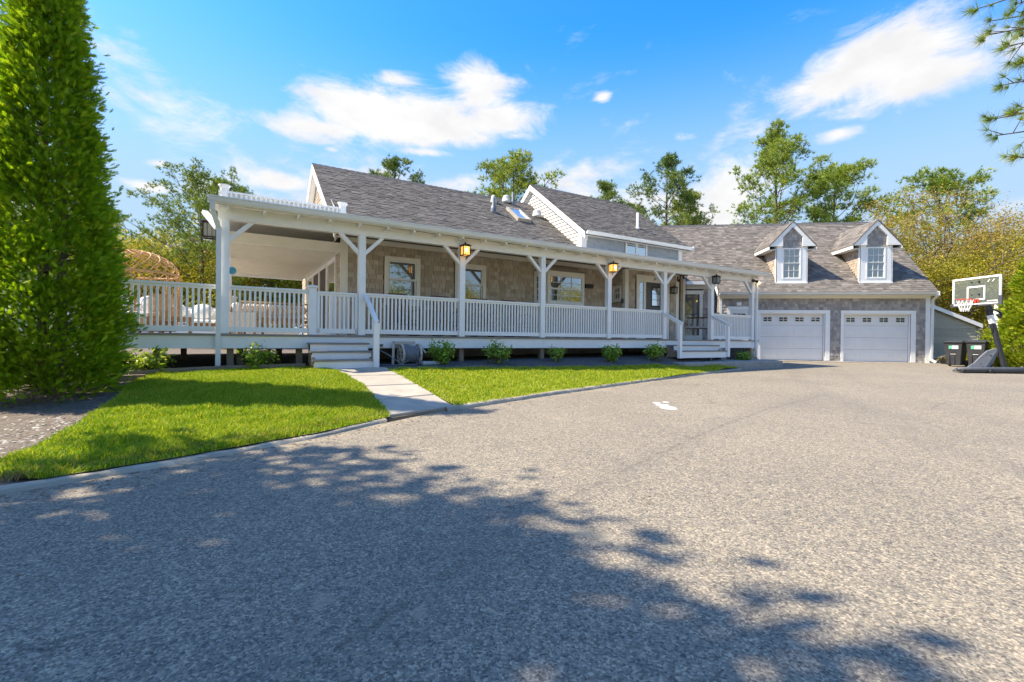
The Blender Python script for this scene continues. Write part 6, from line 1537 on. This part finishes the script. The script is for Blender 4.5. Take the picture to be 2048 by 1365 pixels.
# ---- bins, hoop, fence at the right
BIN = pmat('black_bin_plastic', (.026, .027, .030), (.040, .041, .045), 4, .55, .2, 60)
STK = pmat('white_sticker', (.72, .75, .72), None, 5, .5); STG = pmat('green_sticker', (.12, .42, .26), None, 5, .5)
def wheelie(x, y, rz, s, label):
    o = empty('wheelie_bin', (x, y, SLOPE * y + .0), rz, label, 'bin', 'black bins beside the garage'); o.scale = (s, s, s)
    w0, w1, d0, d1 = .21, .275, .23, .34
    MB().hexa([(-w0, -d0, .06), (w0, -d0, .06), (w0, d0 - .04, .06), (-w0, d0 - .04, .06), (-w1, -d0 - .05, .92), (w1, -d0 - .05, .92), (w1, d1, .92), (-w1, d1, .92)]).build('body', BIN, o, bevel=.015)
    MB().box(-w1 - .025, -d0 - .075, .921, w1 + .025, d1 + .02, .965).build('rim', BIN, o, bevel=.01)
    MB().hexa([(-w1 - .03, -d0 - .10, .966), (w1 + .03, -d0 - .10, .966), (w1 + .03, d1 + .05, .966), (-w1 - .03, d1 + .05, .966), (-w1 + .02, -d0 - .04, 1.02), (w1 - .02, -d0 - .04, 1.02), (w1 - .03, d1 - .02, 1.05), (-w1 + .03, d1 - .02, 1.05)]).build('lid', BIN, o, bevel=.012)
    fz = lambda z: -d0 - .05 * (z - .06) / .86
    MB().box(-.13, fz(.70) - .012, .70, .16, fz(.70) - .004, .83).build('sticker', STK, o); MB().box(-.13, fz(.70) - .015, .70, -.03, fz(.70) - .0125, .83).build('sticker', STG, o)
    MB().box(-.09, fz(.5) - .014, .53, .06, fz(.5) - .002, .62).build('recess', BLACKP, o); MB().box(-.13, fz(.5) - .02, .12, -.10, fz(.1) + .01, .52).build('front_rib', BIN, o)
    MB().box(.02, fz(.5) - .02, .12, .05, fz(.1) + .01, .45).build('front_rib', BIN, o); MB().box(-.08, fz(.5) - .018, .49, .08, fz(.5) - .002, .505).build('lift_bar', STK, o)
    for sx in (-1, 1): 
        wv = MB().lathe([(.02, -.03), (.12, -.025), (.125, 0), (.12, .025), (.02, .03)], (0, 0, 0), 14).build('wheel', BLACKP, o); wv.location = (sx * .25, d0 - .02, .125); wv.rotation_euler = (0, R(90), 0)
    MB().beam((-w1, d1 + .06, .93), (w1, d1 + .06, .93), .03, .03).build('handle', BIN, o)
wheelie(17.62, 18.55, R(-62), 1.0, 'left of the two black wheelie bins beside the garage')
wheelie(17.93, 17.95, R(-64), 1.02, 'right of the two black wheelie bins, next to the hoop')

bh = empty('basketball_hoop', (15.95, 15.35, SLOPE * 15.35), R(0), 'portable basketball hoop with glass backboard leaning over the drive', 'basketball hoop')
# base: long grey water tank with a tilted plate, wheels at the near end
TANK = pmat('tank_plastic', (.085, .092, .105), (.065, .07, .082), 4, .45, .15, 60)
MB().hexa([(-1.35, -.22, .03), (.95, -.32, .03), (.95, .38, .03), (-1.35, .20, .03), (-1.30, -.16, .14), (.95, -.26, .16), (.95, .32, .16), (-1.30, .14, .14)]).build('base_tank', TANK, bh, bevel=.03)
MB().path([(-1.45, -.16, .12), (-.5, -.20, .13), (.05, -.22, .13), (.12, -.22, .13), (1.0, -.27, .14)], [.06, .07, .075, .075, .085], 10).build('base_rail', TANK, bh, smooth=True)
for xx in (-1.38, -.5): 
    wv = MB().lathe([(.01, -.03), (.06, -.03), (.065, 0), (.06, .03), (.01, .03)], (0, 0, 0), 14).build('wheel', BLACKP, bh); wv.location = (xx, -.29, .065); wv.rotation_euler = (R(90), 0, 0)
pts = [(-.62, -.08, .17), (-.40, -.10, .12), (-.05, -.08, .10), (.20, .0, .16), (.42, .05, .42), (.58, .10, .68), (.60, .12, .80), (.45, .12, .79), (.22, .10, .72), (-.02, .06, .55), (-.30, .0, .32)]
pts = [(a - .45, b, c) for a, b, c in pts]
MB().prism(pts, (0, .05, .01)).build('ballast_plate', GREYP, bh, bevel=.01)
for q in ((-.60, -.06, .30), (-.17, .06, .58), (-.33, .0, .25)): MB().lathe([(.02, -.01), (.022, .01), (.005, .014)], q, 8).build('bolt', BLACKP, bh)
MB().beam((-1.07, -.06, .16), (-1.20, -.02, .13), .03, .03).beam((.12, .1, .72), (.20, .16, .78), .03, .03).build('plate_strut', TANK, bh)
# pole
P0, P1 = Vector((.27, .02, .10)), Vector((-.06, .33, 2.42))
MB().beam(P0, P0.lerp(P1, .66), .12, .12, (0, 1, 0)).build('pole', BLACKP, bh, bevel=.01); MB().beam(P0.lerp(P1, .661), P0.lerp(P1, .78), .125, .125, (0, 1, 0)).build('height_decal', WHITE, bh); MB().beam(P0.lerp(P1, .781), P1, .12, .12, (0, 1, 0)).build('pole_top', BLACKP, bh)
MB().path([(.05, .20, 2.10), (.22, .18, 2.02), (.26, .14, 1.90), (.18, .10, 1.84), (.08, .12, 1.92)], .035, 8).build('crank', BLACKP, bh, smooth=True)
for s in (-.10, .14): MB().beam((-.06, .33 + s, 2.30), (-.40, .35 + s, 2.62), .05, .05).beam((-.06, .33 + s, 2.42), (-.40, .35 + s, 3.05), .05, .05).build('bracket_arm', BLACKP, bh)
# backboard
BB = PL((-.44, 1.10, 2.27), (.10, -1.45, .0), (0, 0, 1))
BBG = bpy.data.materials.new('backboard_glass'); BBG.use_nodes = True; t = NT(BBG.node_tree); tr = t.new('ShaderNodeBsdfTransparent'); tr.inputs[0].default_value = (.80, .83, .80, 1); ms = t.new('ShaderNodeMixShader'); ms.inputs[0].default_value = .15; t.link(tr.outputs[0], ms.inputs[1]); t.link(t.n['Principled BSDF'].outputs[0], ms.inputs[2]); t.link(ms.outputs[0], t.n['Material Output'].inputs[0]); t.n['Principled BSDF'].inputs['Base Color'].default_value = (.45, .50, .47, 1); t.n['Principled BSDF'].inputs['Roughness'].default_value = .1
m = MB(); BB.box(m, .0, 1.50, 0, .90, -.005, .005); m.build('backboard', BBG, bh)
m = MB(); BB.box(m, -.02, 1.52, .86, .92, -.015, .016); BB.box(m, -.02, .04, .0, .859, -.015, .016); BB.box(m, 1.46, 1.52, .0, .859, -.015, .016); BB.box(m, .041, 1.459, .0, .04, -.014, .015); m.build('board_frame', WHITE, bh)
m = MB(); BB.box(m, .46, 1.04, .57, .62, .006, .010); BB.box(m, .46, .51, .15, .569, .006, .010); BB.box(m, .99, 1.04, .15, .569, .006, .010); BB.box(m, .511, .989, .15, .19, .006, .010); m.build('shooter_square', WHITE, bh)
m = MB(); BB.box(m, -.04, 1.54, -.05, -.001, -.03, .02); BB.box(m, 1.44, 1.55, -.001, .25, -.02, .022); BB.box(m, -.05, .03, -.001, .08, -.02, .022); m.build('board_pad', TANK, bh)
m = MB(); 
for k, (a_, b_) in enumerate(((1.10, .80), (1.24, .80))): m.add([BB(a_, b_ - .08, .007), BB(a_ + .03, b_ - .08, .007), BB(a_ + .09, b_, .007), BB(a_ + .06, b_, .007)], [(0, 1, 2, 3)])
BB.box(m, 1.10, 1.42, .08, .11, .006, .009); m.build('board_decal', WHITE, bh)
ORNG = pmat('red_rim_paint', (.55, .07, .035), (.48, .06, .03), 8, .4); rc = BB(.75, .16, .40)
MB().path([rc + BB.x * math.cos(a) * .225 + BB.n * math.sin(a) * .225 for a in np.linspace(0, 2 * math.pi, 28)], .013, 6, False).build('rim', ORNG, bh, smooth=True)
m = MB(); BB.box(m, .64, .86, .06, .18, .012, .03); m.beam(BB(.70, .15, .03), BB(.70, .155, .20), .03, .03); m.beam(BB(.80, .15, .03), BB(.80, .155, .20), .03, .03); m.build('rim_mount', ORNG, bh)
net = MB()
for k in range(12):
    a0 = 2 * math.pi * k / 12
    for sg in (-1, 1):
        net.path([rc + (BB.x * math.cos(a0 + sg * t_ * .5) + BB.n * math.sin(a0 + sg * t_ * .5)) * (.22 - .12 * t_) - Vector((0, 0, .40 * t_)) for t_ in (0, .25, .5, .75, 1.0)], .006, 4, False)
net.build('net', WHITE, bh)
# white post and low fence behind the bins
wp = empty('white_post', (19.1, 18.6, .2), 0, 'leaning white pole behind the bins', 'post'); MB().path([(0, 0, -.1), (.22, .0, 2.6)], .11, 10).build('shaft', WHITE, wp, smooth=True); MB().lathe([(.12, 0), (.12, .02), (.02, .05)], (.22, 0, 2.6), 10).build('cap', WHITE, wp)
fn = empty('low_fence', gw(5.9, -.05) + (.15,), R(-7) , 'weathered low board fence between garage corner and bins', 'fence')
for k in range(12):
    MB().box(k * .125, .0 - k * .02, 0, k * .125 + .115, .025 - k * .02, .35 + .045 * k, k * .13).build('board', FENCEW, fn)
MB().beam((-.08, -.01, .37), (1.5, -.25, .93), .10, .045).build('cap_rail', FENCEW, fn)
# brush beside the annex
for k, (x, y, s, lab) in enumerate(((19.2, 19.5, 1.6, 'pale dry brush behind the bins'), (20.0, 18.9, 1.7, 'green brush between bins and arborvitae'))):
    o = empty('brush', (x, y, .15), k * 1.3, lab, 'shrub'); o.scale = (s, s, s)
    for nm, me in zip(('stem', 'foliage'), BRUSH): c = bpy.data.objects.new(nm, me); COL.objects.link(c); c.parent = o
